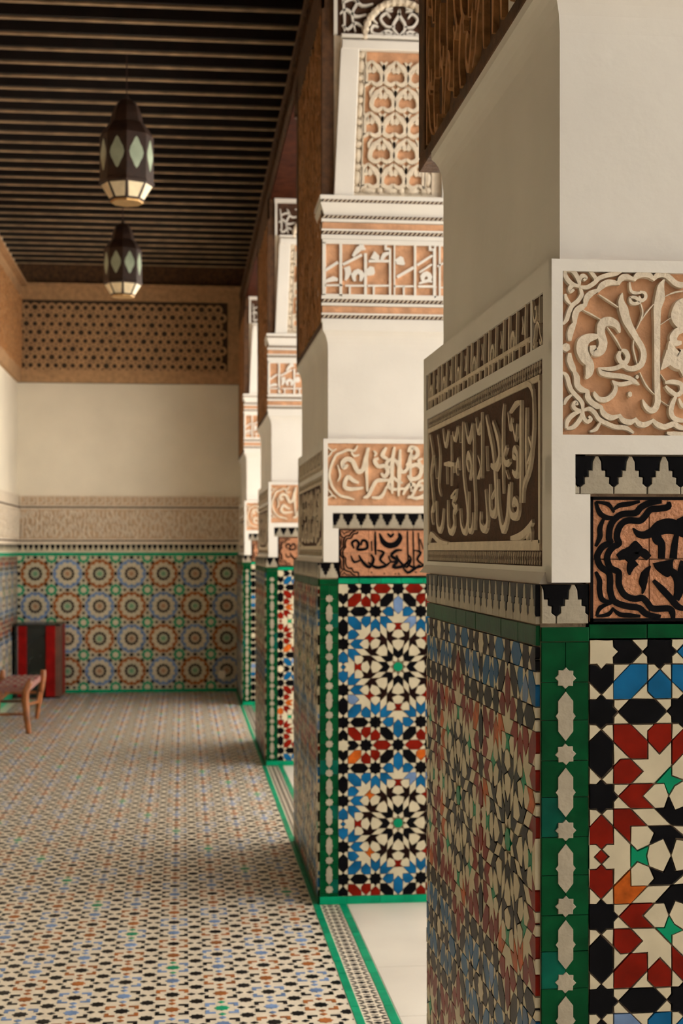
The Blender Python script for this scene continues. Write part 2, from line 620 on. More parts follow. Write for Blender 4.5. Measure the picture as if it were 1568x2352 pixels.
SCHEMES = {'red': dict(w='white', k='black', A='red', B='blue', G='mint', n='black', C='mint'),
           'blue': dict(w='white', k='black', A='blue', B='red', G='red', n='maroon', C='mint')}
UNIT = 0.0429


def pick(scheme, c):
    m = SCHEMES[scheme][c]
    r = R.random()
    if m == 'red' and r < .13:
        return 'orange'
    if m == 'blue' and r < .14:
        return 'paleblue'
    return m


# ------------------------------------------------------------------ merlons
MER = [(.0264, 0), (.0215, -.0098), (.0206, -.0245), (.0140, -.0245), (.0140, -.0352), (.0070, -.0365), (.0074, -.0475), (0, -.0535)]
MER_POLY = MER + [(-x, y) for x, y in reversed(MER[:-1])]
MER_PITCH = 0.0595


def merlons(fr, u0, u1, ztop, phase, height=0.0665, ground='beige'):
    """row of black stepped teeth hanging between pale ones"""
    sc = height / 0.0665
    T = []
    n = int((u1 - u0) / MER_PITCH) + 3
    for i in range(-1, n):
        c = u0 + phase + i * MER_PITCH
        p = clip(ccw([(c + x, ztop + y * sc) for x, y in MER_POLY]), u0, u1, ztop - height, ztop)
        if p:
            q = inset(p, .0004)
            if q:
                T.append((fr, q, 'black'))
        d = c + MER_PITCH / 2
        half = MER_PITCH / 2
        up = [(-(half - x) if False else x - half, y * sc) for x, y in MER]
        pale = [(d - half, ztop - .0565 * sc)] + [(d + x, ztop + y) for x, y in reversed(up)]
        pale += [(2 * d - x, y) for x, y in reversed(pale)]
        pale = [(d - half, ztop - height)] + pale + [(d + half, ztop - height)]
        p = clip(ccw(pale), u0, u1, ztop - height, ztop)
        if p:
            q = inset(p, .0011)
            if q:
                T.append((fr, q, ground))
    return T


# ------------------------------------------------------------------ lettering traced on the near pillar (crop pixels)
S1 = [  # carved block, front: crop at (1240,560) x 4.704 ; (width, points)
    (62, [(298, 1060), (303, 985), (325, 915), (352, 868)]), (62, [(352, 880), (352, 800), (378, 730), (430, 695), (462, 672)]),
    (62, [(462, 690), (475, 610), (520, 555), (598, 515)]), (62, [(592, 535), (640, 470), (715, 432), (820, 440)]),
    (60, [(815, 455), (845, 395), (900, 372), (985, 398)]), (58, [(985, 415), (1020, 362), (1085, 345), (1150, 355), (1192, 395)]),
    (58, [(1190, 410), (1240, 355), (1315, 350), (1375, 390), (1430, 440), (1500, 460), (1560, 430)]),
    (62, [(296, 1190), (300, 1270), (330, 1350), (352, 1400)]), (62, [(340, 1380), (372, 1450), (378, 1530), (420, 1580), (500, 1605)]),
    (60, [(492, 1590), (490, 1660), (530, 1720), (590, 1760), (640, 1770)]), (58, [(630, 1760), (660, 1840), (740, 1885), (832, 1865)]),
    (56, [(825, 1850), (870, 1915), (950, 1935), (1000, 1905)]), (56, [(995, 1890), (1040, 1950), (1110, 1960), (1185, 1920)]),
    (56, [(1180, 1905), (1240, 1960), (1320, 1985), (1410, 1955), (1470, 1985), (1560, 2010)]),
    (90, [(222, 1130), (262, 1130), (298, 1126)]), (50, [(1340, 2050), (1420, 2060), (1560, 2055)]),
    # corner flowers
    (46, [(245, 300), (330, 310), (390, 400), (400, 480)]), (46, [(245, 300), (255, 370), (310, 440), (400, 480)]),
    (40, [(400, 480), (405, 400), (435, 360), (470, 385), (445, 412)]), (42, [(400, 480), (340, 460), (300, 490), (310, 525), (345, 510)]),
    (44, [(400, 478), (480, 485), (560, 440), (610, 390), (700, 355), (800, 335), (885, 285)]), (40, [(505, 310), (545, 345), (575, 395), (560, 450)]),
    (44, [(405, 480), (425, 560), (385, 630), (325, 680), (290, 750), (265, 830), (222, 885)]), (38, [(250, 555), (262, 610), (310, 670)]),
    (46, [(262, 2000), (340, 1985), (410, 1900), (435, 1810)]), (46, [(262, 2000), (275, 1920), (340, 1850), (435, 1810)]),
    (44, [(435, 1810), (430, 1730), (380, 1665), (320, 1600), (290, 1530), (265, 1440), (222, 1400)]), (38, [(240, 1745), (262, 1690), (320, 1640)]),
    (40, [(430, 1805), (370, 1800), (335, 1760), (360, 1720), (385, 1750)]), (44, [(435, 1812), (510, 1790), (570, 1840), (610, 1900), (690, 1945), (790, 1985), (900, 1995), (985, 2050)]),
    (40, [(440, 1820), (450, 1890), (490, 1930), (525, 1900), (500, 1870)]), (38, [(515, 2035), (580, 2010), (630, 1930)]),
    # waw and leaf
    ((14, 70, 92, 88, 84, 90, 88, 80, 60), [(835, 975), (800, 890), (720, 850), (645, 880), (632, 980), (655, 1080), (630, 1165), (560, 1180), (545, 1110)]),
    ((40, 90, 120, 120, 110, 88, 90, 70, 20), [(600, 1010), (500, 1030), (440, 1080), (430, 1160), (460, 1240), (505, 1300), (512, 1360), (500, 1420), (470, 1465)]),
    (16, [(440, 730), (520, 770), (640, 840)]), (16, [(610, 562), (700, 620), (820, 700)]),
    # lam
    ((8, 60, 95, 88, 70, 60, 58, 60, 60, 56, 50, 46, 44, 40, 12), [(862, 545), (850, 630), (875, 720), (905, 830), (955, 930), (1020, 1040), (1078, 1140), (1092, 1230), (1060, 1320), (990, 1355), (930, 1355), (870, 1325), (800, 1350), (720, 1362), (600, 1352)]),
    ((10, 50, 52, 50, 46, 40, 12), [(605, 1352), (640, 1405), (730, 1428), (840, 1438), (930, 1460), (990, 1490), (1045, 1535)]),
    (50, [(840, 1170), (820, 1230), (850, 1290), (900, 1290), (920, 1230), (895, 1175), (850, 1160)]),
    (16, [(850, 1150), (790, 1040), (700, 915)]), (14, [(985, 1050), (978, 1130), (1000, 1230), (1022, 1320)]), (46, [(1005, 1440), (1020, 1445), (1035, 1440)]),
    # bud
    (30, [(940, 430), (955, 520), (1000, 545), (1080, 540)]), (34, [(1050, 530), (1105, 550), (1110, 600), (1070, 625), (1040, 580)]), (34, [(940, 590), (955, 645), (1000, 660), (1050, 640), (1000, 595), (940, 590)]),
    (16, [(1050, 640), (1078, 730), (1070, 810), (1015, 935)]), (14, [(1200, 665), (1120, 760), (1060, 850)]),
    # alif and hook
    ((8, 70, 105, 80, 66, 62, 60, 60, 62, 62, 56, 44, 8), [(1312, 400), (1275, 480), (1265, 600), (1238, 720), (1235, 900), (1235, 1150), (1235, 1400), (1237, 1600), (1240, 1720), (1205, 1800), (1150, 1800), (1105, 1750), (1078, 1690)]),
    ((8, 40, 52, 54, 50, 44, 10), [(750, 1485), (790, 1560), (760, 1640), (690, 1690), (610, 1685), (570, 1640), (560, 1605)]), ((10, 40, 44, 40, 8), [(760, 1490), (830, 1525), (920, 1515), (980, 1500), (1045, 1535)]),
    (60, [(925, 1635), (945, 1635), (965, 1635)]), (16, [(1050, 1400), (1120, 1540), (1215, 1645)]),
    # big leaf at right
    ((40, 120, 150, 140, 60), [(1580, 600), (1490, 680), (1460, 790), (1500, 860), (1580, 890)]), ((30, 70, 80, 70, 30), [(1580, 940), (1470, 950), (1410, 1020), (1430, 1080), (1500, 1080)]),
    ((20, 90, 170, 210, 160), [(1375, 1060), (1390, 1150), (1420, 1230), (1480, 1260), (1600, 1240)]), ((150, 90, 10), [(1400, 1200), (1340, 1290), (1280, 1370)]), ((150, 90, 20), [(1480, 1240), (1510, 1340), (1530, 1450)]),
    (46, [(1320, 1510), (1400, 1500), (1490, 1525), (1500, 1600), (1450, 1640), (1380, 1600), (1325, 1545)]), (52, [(1440, 1650), (1400, 1740), (1385, 1830), (1430, 1900), (1580, 1925)]), (40, [(1470, 1680), (1510, 1760), (1590, 1780)]),
    (14, [(1320, 585), (1420, 540), (1560, 520)]), (14, [(1270, 890), (1380, 815)]), (12, [(1275, 1420), (1330, 1500)]), (12, [(1270, 1700), (1360, 1760)])]

T1 = [  # black lettering on the terracotta tiles: crop at (1220,1000) x 4.506
    (48, [(650, 690), (690, 800), (760, 850), (830, 850)]), (40, [(650, 690), (780, 715), (840, 800)]), (44, [(835, 770), (900, 725), (1000, 710), (1105, 685)]),
    (48, [(735, 860), (695, 960), (695, 1050), (650, 1150)]),
    (58, [(1330, 690), (1210, 700), (1120, 745), (1060, 805), (930, 815), (845, 870), (800, 950), (788, 1060), (800, 1110), (725, 1150), (672, 1230), (672, 1290), (705, 1360), (785, 1420), (800, 1500), (800, 1600), (830, 1700), (900, 1745), (1000, 1770), (1100, 1785), (1180, 1850), (1320, 1870)]),
    (58, [(1400, 690), (1400, 740), (1300, 760), (1215, 770), (1150, 850), (1100, 885), (990, 880), (920, 915), (880, 985), (870, 1060), (890, 1120), (830, 1155), (780, 1220), (770, 1290), (805, 1370), (880, 1410), (890, 1450), (890, 1540), (925, 1620), (980, 1670), (1060, 1690), (1130, 1680), (1180, 1725), (1240, 1790), (1400, 1790), (1440, 1830), (1450, 1900)]),
    (48, [(650, 1410), (690, 1500), (690, 1600), (720, 1700), (820, 1725)]), (42, [(660, 1870), (700, 1780), (820, 1730)]), (40, [(660, 1870), (780, 1850), (835, 1780)]), (44, [(830, 1795), (900, 1850), (1000, 1860), (1110, 1870)]),
    ((10, 90, 150, 210, 180, 120), [(1060, 1090), (1060, 1130), (1060, 1170), (1050, 1220), (1060, 1250), (1080, 1275)]), ((60, 90, 40), [(880, 1265), (950, 1225), (1050, 1200)]), ((60, 80, 60), [(1100, 1190), (1150, 1220), (1200, 1270)]),
    ((90, 80, 50, 10), [(1060, 1300), (1020, 1340), (1000, 1400), (1000, 1445)]),
    ((10, 60, 70, 90, 130, 140, 130, 120), [(1035, 960), (1090, 1020), (1160, 1030), (1240, 1000), (1310, 960), (1400, 940), (1500, 960), (1620, 1010)]),
    ((90, 90, 70, 62), [(1270, 1020), (1290, 1080), (1330, 1130), (1330, 1275)]), ((40, 60, 70), [(1490, 1010), (1465, 1130), (1450, 1275)]), ((60, 70), [(1500, 900), (1600, 860)]),
    ((200, 180, 120, 60), [(1350, 1300), (1360, 1340), (1390, 1400), (1420, 1450)]), (60, [(1245, 1500), (1330, 1585), (1420, 1680), (1500, 1770), (1600, 1800)]), ((10, 70, 80, 40, 8), [(1215, 1350), (1160, 1430), (1140, 1520), (1145, 1580), (1130, 1640)]),
    ((60, 90, 90, 60), [(1430, 1400), (1500, 1480), (1510, 1600), (1480, 1700)]), ((60, 80, 40), [(1560, 1300), (1540, 1420), (1600, 1500)])]

L1 = [  # carved script on the gallery side: crop at (960,960) x 4.612
    (34, [(215, 880), (220, 1100), (245, 1190), (275, 1130), (290, 960)]), (36, [(335, 870), (340, 1130), (370, 1210), (405, 1130), (400, 1000), (440, 930)]),
    (32, [(470, 960), (480, 1130), (515, 1210), (545, 1120), (545, 930), (505, 600), (497, 150), (500, 40)]), (28, [(560, 780), (560, 1130), (577, 1200), (600, 1150), (605, 1000)]),
    (26, [(630, 1190), (632, 900), (622, 700), (615, 400), (612, 60)]), (36, [(690, 990), (690, 1130), (730, 1180), (762, 1080), (740, 760)]), (26, [(705, 640), (703, 200), (700, -60)]),
    (38, [(785, 700), (790, 960), (820, 1020), (850, 940), (840, 600), (815, 330), (780, 150), (745, -20)]), (38, [(870, 650), (880, 960), (920, 1180), (965, 1080), (985, 850), (990, 700)]),
    (26, [(930, 800), (925, 400), (925, 0), (938, -150)]), (38, [(1112, 900), (1117, 500), (1117, 0), (1122, -190)]), (34, [(1180, 640), (1175, 300), (1178, -110)]),
    (34, [(1010, 680), (1000, 900), (1020, 1030), (1075, 1030), (1092, 930), (1050, 870), (1030, 930)]), (32, [(1030, 560), (1060, 600), (1082, 560), (1082, 380), (1050, 330), (1038, 400), (1070, 430)]),
    (36, [(560, 560), (540, 450), (560, 380), (590, 500), (570, 650)]), (26, [(440, 600), (428, 520), (450, 440), (462, 550)]), (34, [(370, 840), (430, 780), (390, 900), (440, 960)]),
    (34, [(525, 60), (560, 240), (600, 60)]), (30, [(640, 0), (662, 150), (690, 40)]), (38, [(820, 40), (872, 220), (890, 400), (850, 520), (800, 500)]), (30, [(970, 300), (940, 400), (960, 480), (1002, 450)]), (26, [(980, -60), (1003, 110), (1020, 0)]),
    (28, [(1245, -300), (1252, 100), (1215, 500), (1150, 700), (1140, 900)]), (30, [(1170, -370), (1225, -330), (1250, -200)]), (34, [(1242, 1090), (1190, 1180), (1110, 1250), (1010, 1275)]), (28, [(1230, 1310), (1225, 1180), (1180, 1280)]),
    (30, [(135, 1330), (160, 1230), (250, 1310), (340, 1325)]), (34, [(150, 180), (180, 400), (160, 600), (185, 900), (165, 1000), (180, 1120)]), (30, [(228, 180), (252, 400), (240, 700), (262, 820)]), (24, [(200, 430), (215, 640)]),
    (30, [(285, 120), (312, 290), (342, 130)]), (26, [(390, 150), (412, 230), (440, 90)]), (24, [(455, 90), (468, 260)]), (30, [(300, 490), (350, 488), (412, 490)]), (24, [(325, 490), (330, 700)]), (24, [(405, 490), (400, 580)]), (24, [(372, 180), (376, 480), (374, 720)]),
    (22, [(1000, -60), (1060, -150), (1110, -170)]), (26, [(1030, 60), (1062, 220), (1080, 60)]), (24, [(660, 400), (690, 520), (655, 640)]), (22, [(750, 300), (760, 560)]), (24, [(1200, 200), (1235, 330), (1190, 480)]), (22, [(840, 760), (800, 850)]), (22, [(960, 560), (985, 640)])]

S2 = [  # carved block of the second pillar: crop at (540,980) x 3.409
    (17, [(955, 150), (930, 190), (880, 183), (840, 200), (790, 222), (770, 260), (750, 310), (735, 380), (747, 440), (770, 490), (820, 540), (880, 555), (930, 572)]),
    (13, [(722, 160), (760, 190), (790, 175)]), (13, [(722, 240), (745, 215), (760, 190)]), (13, [(722, 560), (760, 540), (790, 560)]), (13, [(722, 490), (745, 515), (760, 540)]),
    (30, [(880, 300), (850, 320), (838, 285), (870, 255), (915, 270), (940, 320), (965, 355), (1000, 330), (1020, 250), (1042, 165)]), (27, [(1000, 480), (900, 490), (855, 470), (862, 420), (885, 395), (925, 425), (965, 440)]),
    (24, [(1030, 170), (1025, 300), (1032, 510)]), (27, [(1120, 250), (1090, 265), (1115, 310), (1170, 310), (1192, 355), (1165, 390), (1140, 365)]), (32, [(1180, 165), (1150, 225), (1190, 255)]), (25, [(1000, 555), (1035, 545), (1065, 490), (1100, 430), (1150, 420), (1215, 420)]),
    (25, [(1065, 555), (1140, 550), (1185, 465)]), (29, [(1245, 160), (1225, 300), (1227, 525)]), (29, [(1288, 180), (1282, 350), (1275, 545)]), (27, [(1350, 200), (1370, 165), (1415, 175), (1425, 220), (1390, 245), (1375, 215)]), (27, [(1335, 290), (1370, 310), (1420, 300), (1455, 340), (1430, 400), (1370, 410), (1350, 380)]),
    (25, [(1310, 535), (1340, 480), (1380, 450), (1412, 480), (1380, 510)]), (22, [(1430, 470), (1455, 460), (1462, 490), (1435, 500)]), (24, [(1350, 545), (1420, 562), (1475, 530)]), (15, [(800, 300), (820, 380), (800, 430)]), (18, [(905, 200), (930, 230), (970, 220)]), (18, [(1080, 190), (1100, 210), (1085, 235)])]

T2 = [  # black lettering on the tiles of the second pillar: crop at (540,980) x 3.409
    (19, [(930, 955), (912, 910), (945, 890), (968, 920), (952, 958), (992, 962), (1032, 948), (1025, 900), (993, 892), (985, 930)]), (19, [(1095, 820), (1095, 920), (1098, 1005)]), (17, [(1065, 895), (1068, 975)]),
    ((8, 34, 40, 40, 34, 10), [(1128, 835), (1155, 900), (1200, 930), (1255, 920), (1290, 870), (1278, 832)]), (22, [(1190, 835), (1215, 860), (1240, 835)]), (21, [(965, 1005), (1000, 1062), (1050, 1100), (1082, 1040), (1060, 1000)]), (21, [(1040, 1062), (1100, 1102), (1170, 1092), (1212, 1060)]),
    (18, [(905, 1010), (930, 1060), (990, 1040)]), (20, [(1108, 968), (1160, 985), (1132, 1040), (1182, 1082)]), (22, [(1305, 968), (1258, 970), (1220, 1010), (1270, 1050), (1232, 1100), (1312, 1092), (1362, 1040)]), (20, [(1345, 820), (1352, 1060)]), (20, [(1390, 820), (1398, 1100)]), (19, [(1432, 830), (1442, 1000)]),
    (20, [(1310, 1102), (1350, 1142), (1402, 1112), (1445, 1080)]), (18, [(1445, 880), (1470, 960)]), (14, [(1060, 1140), (1072, 1140)]), (14, [(1158, 1150), (1172, 1150)]), (14, [(1245, 1152), (1257, 1152)]), (14, [(1272, 1152), (1284, 1152)]), (16, [(1404, 1138), (1418, 1138)])]

K2 = [  # squared script on the capital: crop at (500,420) x 2.904
    (27, [(820, 405), (820, 755)]), (27, [(985, 470), (985, 755)]), (20, [(1148, 440), (1148, 755)]), (14, [(1178, 405), (1178, 755)]), (22, [(1315, 405), (1315, 755)]), (22, [(1442, 440), (1442, 755)]), (18, [(1480, 405), (1480, 755)]),
    (18, [(712, 683), (832, 683)]), (18, [(850, 686), (975, 686)]), (18, [(1000, 686), (1140, 686)]), (18, [(1172, 690), (1305, 690)]), (18, [(1335, 690), (1450, 690)]),
    (26, [(715, 585), (800, 530)]), (24, [(835, 545), (960, 480)]), (24, [(1005, 522), (1140, 522)]), (28, [(1195, 628), (1305, 565)]), (22, [(1330, 548), (1430, 485)]), (24, [(712, 660), (770, 640), (800, 650)]), (24, [(915, 655), (905, 615), (935, 590), (962, 615), (950, 655)]),
    (24, [(1372, 660), (1365, 625), (1392, 605), (1415, 630), (1405, 660)]), ((30, 50, 10), [(1000, 570), (1020, 590), (1045, 605)]), ((30, 44, 8), [(1200, 500), (1215, 520), (1245, 545)]), (26, [(900, 490), (940, 440), (975, 420)]), (16, [(950, 412), (950, 440), (985, 440)]), (16, [(1120, 412), (1120, 440), (1148, 440)]), (16, [(1415, 412), (1415, 445), (1442, 445)]),
    ((40, 30, 8), [(1030, 480), (1060, 500), (1060, 522)]), (22, [(1090, 520), (1110, 480), (1140, 470)]), ((30, 30, 8), [(860, 560), (870, 600), (850, 650)]), (20, [(1040, 690), (1040, 755)]), (18, [(880, 690), (880, 755)]), (18, [(1240, 690), (1240, 755)])]

X0, WP = 0.612, 0.711
PILLAR_Y = (2.50, 6.64, 10.94, 15.22)


def crop_front(x0, y0, s, Y):
    def f(p):
        x, z = on_y(x0 + p[0] / s, y0 + p[1] / s, Y)
        return (x - X0, z)
    return f, 1.0 / s / F_PX * (Y * CY + 0.9 * SY)


def crop_left(x0, y0, s, X, yfar):
    def f(p):
        y, z = on_x(x0 + p[0] / s, y0 + p[1] / s, X)
        return (yfar - y, z)
    return f


def put(mb, fr, data, conv, sc, w0, w1, m, slope=0.16, sub=4):
    for i, (wd, pts) in enumerate(data):
        wd = [w * sc for w in wd] if hasattr(wd, '__len__') else wd * sc
        mb.stroke(fr, [conv(p) for p in pts], wd, w0, w1 + (i % 7) * 0.00012, m, slope=slope, sub=sub)


def scroll_fill(mb, fr, u0, u1, z0, z1, cell, wd, w0, w1, m, seed=1, tall=1.0):
    """dense carved arabesque"""
    rr = random.Random(seed)
    nu, nz = max(1, round((u1 - u0) / cell)), max(1, round((z1 - z0) / (cell * tall)))
    cu, cz = (u1 - u0) / nu, (z1 - z0) / nz
    for i in range(nu):
        for j in range(nz):
            cx, cy = u0 + (i + .5) * cu, z0 + (j + .5) * cz
            fx = 1 if (i + j) % 2 else -1
            fy = 1 if rr.random() < .5 else -1
            sh = rr.choice(([(-.55, -.5), (-.3, .1), (0, .42), (.35, .2), (.25, -.15), (0, -.1)], [(-.5, .5), (-.1, .3), (.1, -.1), (.4, -.4), (.1, -.5), (-.05, -.3)],
                            [(-.1, -.55), (-.25, 0), (-.05, .5), (.25, .55), (.35, .3)], [(0, -.6), (.05, 0), (0, .6)]))
            mb.stroke(fr, [(min(u1, max(u0, cx + fx * a * cu)), min(z1, max(z0, cy + fy * b * cz))) for a, b in sh], wd * rr.uniform(.8, 1.25), w0, w1 + rr.random() * .001, m, sub=3)


def rope(mb, fr, u0, u1, z0, z1, w, pitch=0.02):
    mb.rect(fr, u0, u1, z0, z1, 0, w, 'stain_dark')
    n = int((u1 - u0) / pitch)
    h = z1 - z0
    for i in range(n):
        a = u0 + i * pitch
        mb.poly(fr, [(a, z0 + h * .1), (a + pitch * .35, z0 + h * .1), (a + pitch * .95, z1 - h * .1), (a + pitch * .6, z1 - h * .1)], w, w + .002, 'stucco')


def ring_box(mb, x0, x1, y0, y1, z0, z1, d0, d1, m):
    """tapered block: inset d0 at the bottom, d1 at the top"""
    k = len(mb.v)
    for z, d in ((z0, d0), (z1, d1)):
        mb.v += [Vector(p) for p in ((x0 + d, y0 + d, z), (x1 - d, y0 + d, z), (x1 - d, y1 - d, z), (x0 + d, y1 - d, z))]
    for i in range(4):
        j = (i + 1) % 4
        mb.face((k + i, k + j, k + 4 + j, k + 4 + i), m)
    mb.face((k + 3, k + 2, k + 1, k), m)
    mb.face((k + 4, k + 5, k + 6, k + 7), m)


# ------------------------------------------------------------------ the setting
XL, YB, ZC = -1.83, 16.74, 4.95
YN = -7.0
mb = MB(); mb.box(XL - .3, .60, YN - .2, YB + .3, -.12, 0, 'floor_white')
floor = struct('floor', mb)

mb = MB()
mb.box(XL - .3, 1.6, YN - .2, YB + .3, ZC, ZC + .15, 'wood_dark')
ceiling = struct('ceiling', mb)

mb = MB(); mb.box(XL - .3, 1.45, YB, YB + .3, 0, ZC, 'plaster2')
wall_back = struct('wall_back', mb)
mb = MB(); mb.box(XL - .3, XL, YN - .2, YB, 0, ZC, 'plaster2')
wall_left = struct('wall_left', mb)
mb = MB(); mb.box(XL, 1.45, YN - .2, YN, 0, ZC, 'plaster2')
wall_front = struct('wall_front', mb)
mb = MB(); mb.box(.70, 1.40, YN, YB, 4.50, ZC, 'wood_dark'); mb.box(.62, 1.35, YN, 0.6, 0, 4.2, 'plaster')  # solid near stretch is unseen, added to cut light on the nearest pillar
wall_right = struct('wall_right', mb)
mb = MB(); mb.box(.645, 1.40, YN, YB, 4.20, 4.50, 'soffit')
mb.box(.63, .645, YN, YB, 4.22, 4.27, 'wood'); mb.box(.63, .645, YN, YB, 4.42, 4.47, 'wood')
lintel = struct('trim_1', mb)
mb = MB(); mb.box(7.8, 8.2, YN - 6, YB + 6, -.16, 8.5, 'plaster')  # unseen court walls, added to bounce sunlight in and shade the near end
mb.box(1.45, 7.8, YN - .6, YN - .2, -.16, 8.5, 'plaster'); mb.box(1.6, 7.8, YB + 1.8, YB + 2.2, -.16, 8.5, 'plaster')
wall_court_unseen = struct('wall_court_unseen', mb)
scr = MB(); scroll_fill(scr, left_frame(.645, YB), .1, YB - 3, 4.29, 4.40, .11, .02, 0, .008, 'wood', 5)
scr.build('carved_relief', lintel)

# ceiling beams
beam_me = None
bx0, bx1 = XL, .70
y = 3.2
while y < YB - .15:
    if beam_me is None:
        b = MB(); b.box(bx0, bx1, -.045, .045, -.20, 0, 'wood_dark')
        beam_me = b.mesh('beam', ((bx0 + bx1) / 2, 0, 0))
        e = MB(); e.box(bx0, bx1, -.018, .018, -.210, -.20, 'beam_light')  # paler strip stands in for floor light on the beam's underside
        lit_me = e.mesh('beam_lit_strip', ((bx0 + bx1) / 2, 0, 0))
    bo = link(bpy.data.objects.new('beam', beam_me), ((bx0 + bx1) / 2, y, ZC), ceiling)
    link(bpy.data.objects.new('lit_underside', lit_me), ((bx0 + bx1) / 2, y, ZC), bo)
    y += .272

# ---- floor mosaic
A_F = 0.173
bx, by = on_floor(452.8, 2335.4)
K_BLACK = star8(0, 0, .215 * A_F * 1.02)
K_CENTRE = star8(0, 0, .225 * A_F)


def chev(sx, sy, a):
    p = [(.13, .335), (.335, .335), (.335, .13), (.25, .13), (.25, .25), (.13, .25)]
    return [(x * sx * a, y * sy * a) for x, y in p]


def kite(ang, a):
    p = [(.31, 0), (.39, -.075), (.47, 0), (.39, .075)]
    c, s = math.cos(ang), math.sin(ang)
    return [((x * c - y * s) * a, (x * s + y * c) * a) for x, y in p]


fl = []
FU1, FU0 = .578, XL + .10
i0, i1 = int((FU0 - bx) / A_F) - 1, int((FU1 - bx) / A_F) + 1
j0, j1 = int((4.75 - by) / A_F), int((YB - .03 - by) / A_F) + 1
for i in range(i0, i1 + 1):
    for j in range(j0, j1 + 1):
        cx, cy = bx + i * A_F, by + j * A_F
        fl.append((cx, cy, K_BLACK, 'black', 'star'))
        cx += A_F / 2; cy += A_F / 2
        if (i + j) % 2:
            ringc, cen = 'black', ('brown' if ((i + 3 * j) // 2) % 2 else 'paleblue')
        else:
            ringc = 'brown' if ((i - j) // 2) % 2 else 'paleblue'
            cen = 'mint' if (i * 3 + j) % 16 == 0 else 'black'
        fl.append((cx, cy, K_CENTRE, cen, 'centre'))
        for sx in (1, -1):
            for sy in (1, -1):
                fl.append((cx, cy, chev(sx, sy, A_F), ringc, 'c%d%d' % (sx, sy)))
        for q in range(4):
            fl.append((cx, cy, kite(q * math.pi / 2, A_F), 'black' if q % 2 == 0 else (cen if cen != 'black' else ringc), 'k%d' % q))
tiles = []
for cx, cy, p, m, k in fl:
    q = clip(ccw([(a + cx, b + cy) for a, b in p]), FU0, FU1, 0, YB)
    if q:
        tiles.append((q, m, k, cx, cy, len(q) == len(p)))
sizes = [seen_area([(a, b, 0) for a, b in t[0]]) for t in tiles]
best = sorted(range(len(tiles)), key=lambda i: -sizes[i])[:300]
best = set(i for i in best if tiles[i][5])
cache = {}
rest = MB()
for i, (q, m, k, cx, cy, whole) in enumerate(tiles):
    if i in best:
        if (k, m) not in cache:
            cache[(k, m)] = MB().poly(FLOOR_F, [(a - cx, b - cy) for a, b in q], 0, .0018, m, .0006).mesh('floor_tile', (0, 0, 0))
        link(bpy.data.objects.new('tile', cache[(k, m)]), (cx, cy, 0), floor)
    else:
        rest.poly(FLOOR_F, q, 0, .0018, m)
rest.build('tile_field', floor, kind='stuff')
# green border strips, braid between them, marble sill and court
braid = MB()
yy = 4.2
while yy < YB:
    ln = R.uniform(.16, .27)
    for a, b in ((.582, .612), (.700, .733)):
        MB().rect(FLOOR_F, a + R.uniform(-.001, .001), b, yy, min(yy + ln, YB) - .003, -.01, .0022, 'mint', .0008).build('border_tile', floor)
    yy += ln
yy = 4.2
while yy < YB:
    c = .656
    braid.poly(FLOOR_F, [(c - .015, yy), (c, yy - .013), (c + .015, yy), (c, yy + .013)], 0, .0015, 'black')
    for s in (-1, 1):
        braid.poly(FLOOR_F, [(c + s * .04, yy - .018), (c + s * .022, yy - .003), (c + s * .018, yy - .009), (c + s * .03, yy - .022)], 0, .0014, 'black')
        braid.poly(FLOOR_F, [(c + s * .04, yy + .018), (c + s * .022, yy + .003), (c + s * .018, yy + .009), (c + s * .03, yy + .022)], 0, .0014, 'black')
    braid.poly(FLOOR_F, [(c - .012, yy + .024), (c + .012, yy + .024), (c + .012, yy + .029), (c - .012, yy + .029)], 0, .0013, 'black')
    yy += .0585
base = MB(); base.box(.60, .735, YN, YB, -.12, 0, 'floor_white')
base.build('border_bed', floor)
braid.build('braid_inlay', floor, kind='stuff')
cuts = [YN, 1.2, 4.35, 5.02, 5.62, 8.4, 9.6, 12.8, 14.0, YB]
for a, b in zip(cuts, cuts[1:]):
    s = MB(); s.box(.737, 1.95, a + .0015, b - .0015, -.12, .001, 'marble')
    s.build('marble_slab', floor)
s = MB(); s.box(1.955, 16, YN - 6, YB + 6, -.16, -.02, 'court')
s.build('court_paving', floor)

# ---- back wall
FB = front_frame(0, YB)
dg = MB(); dg.rect(FB, XL, .62, 0, 1.56, 0, .004, 'white'); dg.build('dado_ground', wall_back)


def ring(mb, c, r0, r1, n, rot, m, fill=.8, kind='kite'):
    for i in range(n):
        a = rot + 2 * math.pi * i / n
        d = math.pi / n * fill
        rm = (r0 + r1) / 2
        p = [(r0, 0), (rm, d), (r1, 0), (rm, -d)] if kind == 'kite' else [(r0, d), (r1, d), (r1, -d), (r0, -d)]
        mb.poly(FB, [(c[0] + r * math.cos(a + t), c[1] + r * math.sin(a + t)) for r, t in p], .004, .0075, m)


def disc(mb, c, r, m, n=10, w=.0075):
    mb.poly(FB, [(c[0] + r * math.cos(2 * math.pi * i / n), c[1] + r * math.sin(2 * math.pi * i / n)) for i in range(n)], .004, w, m)


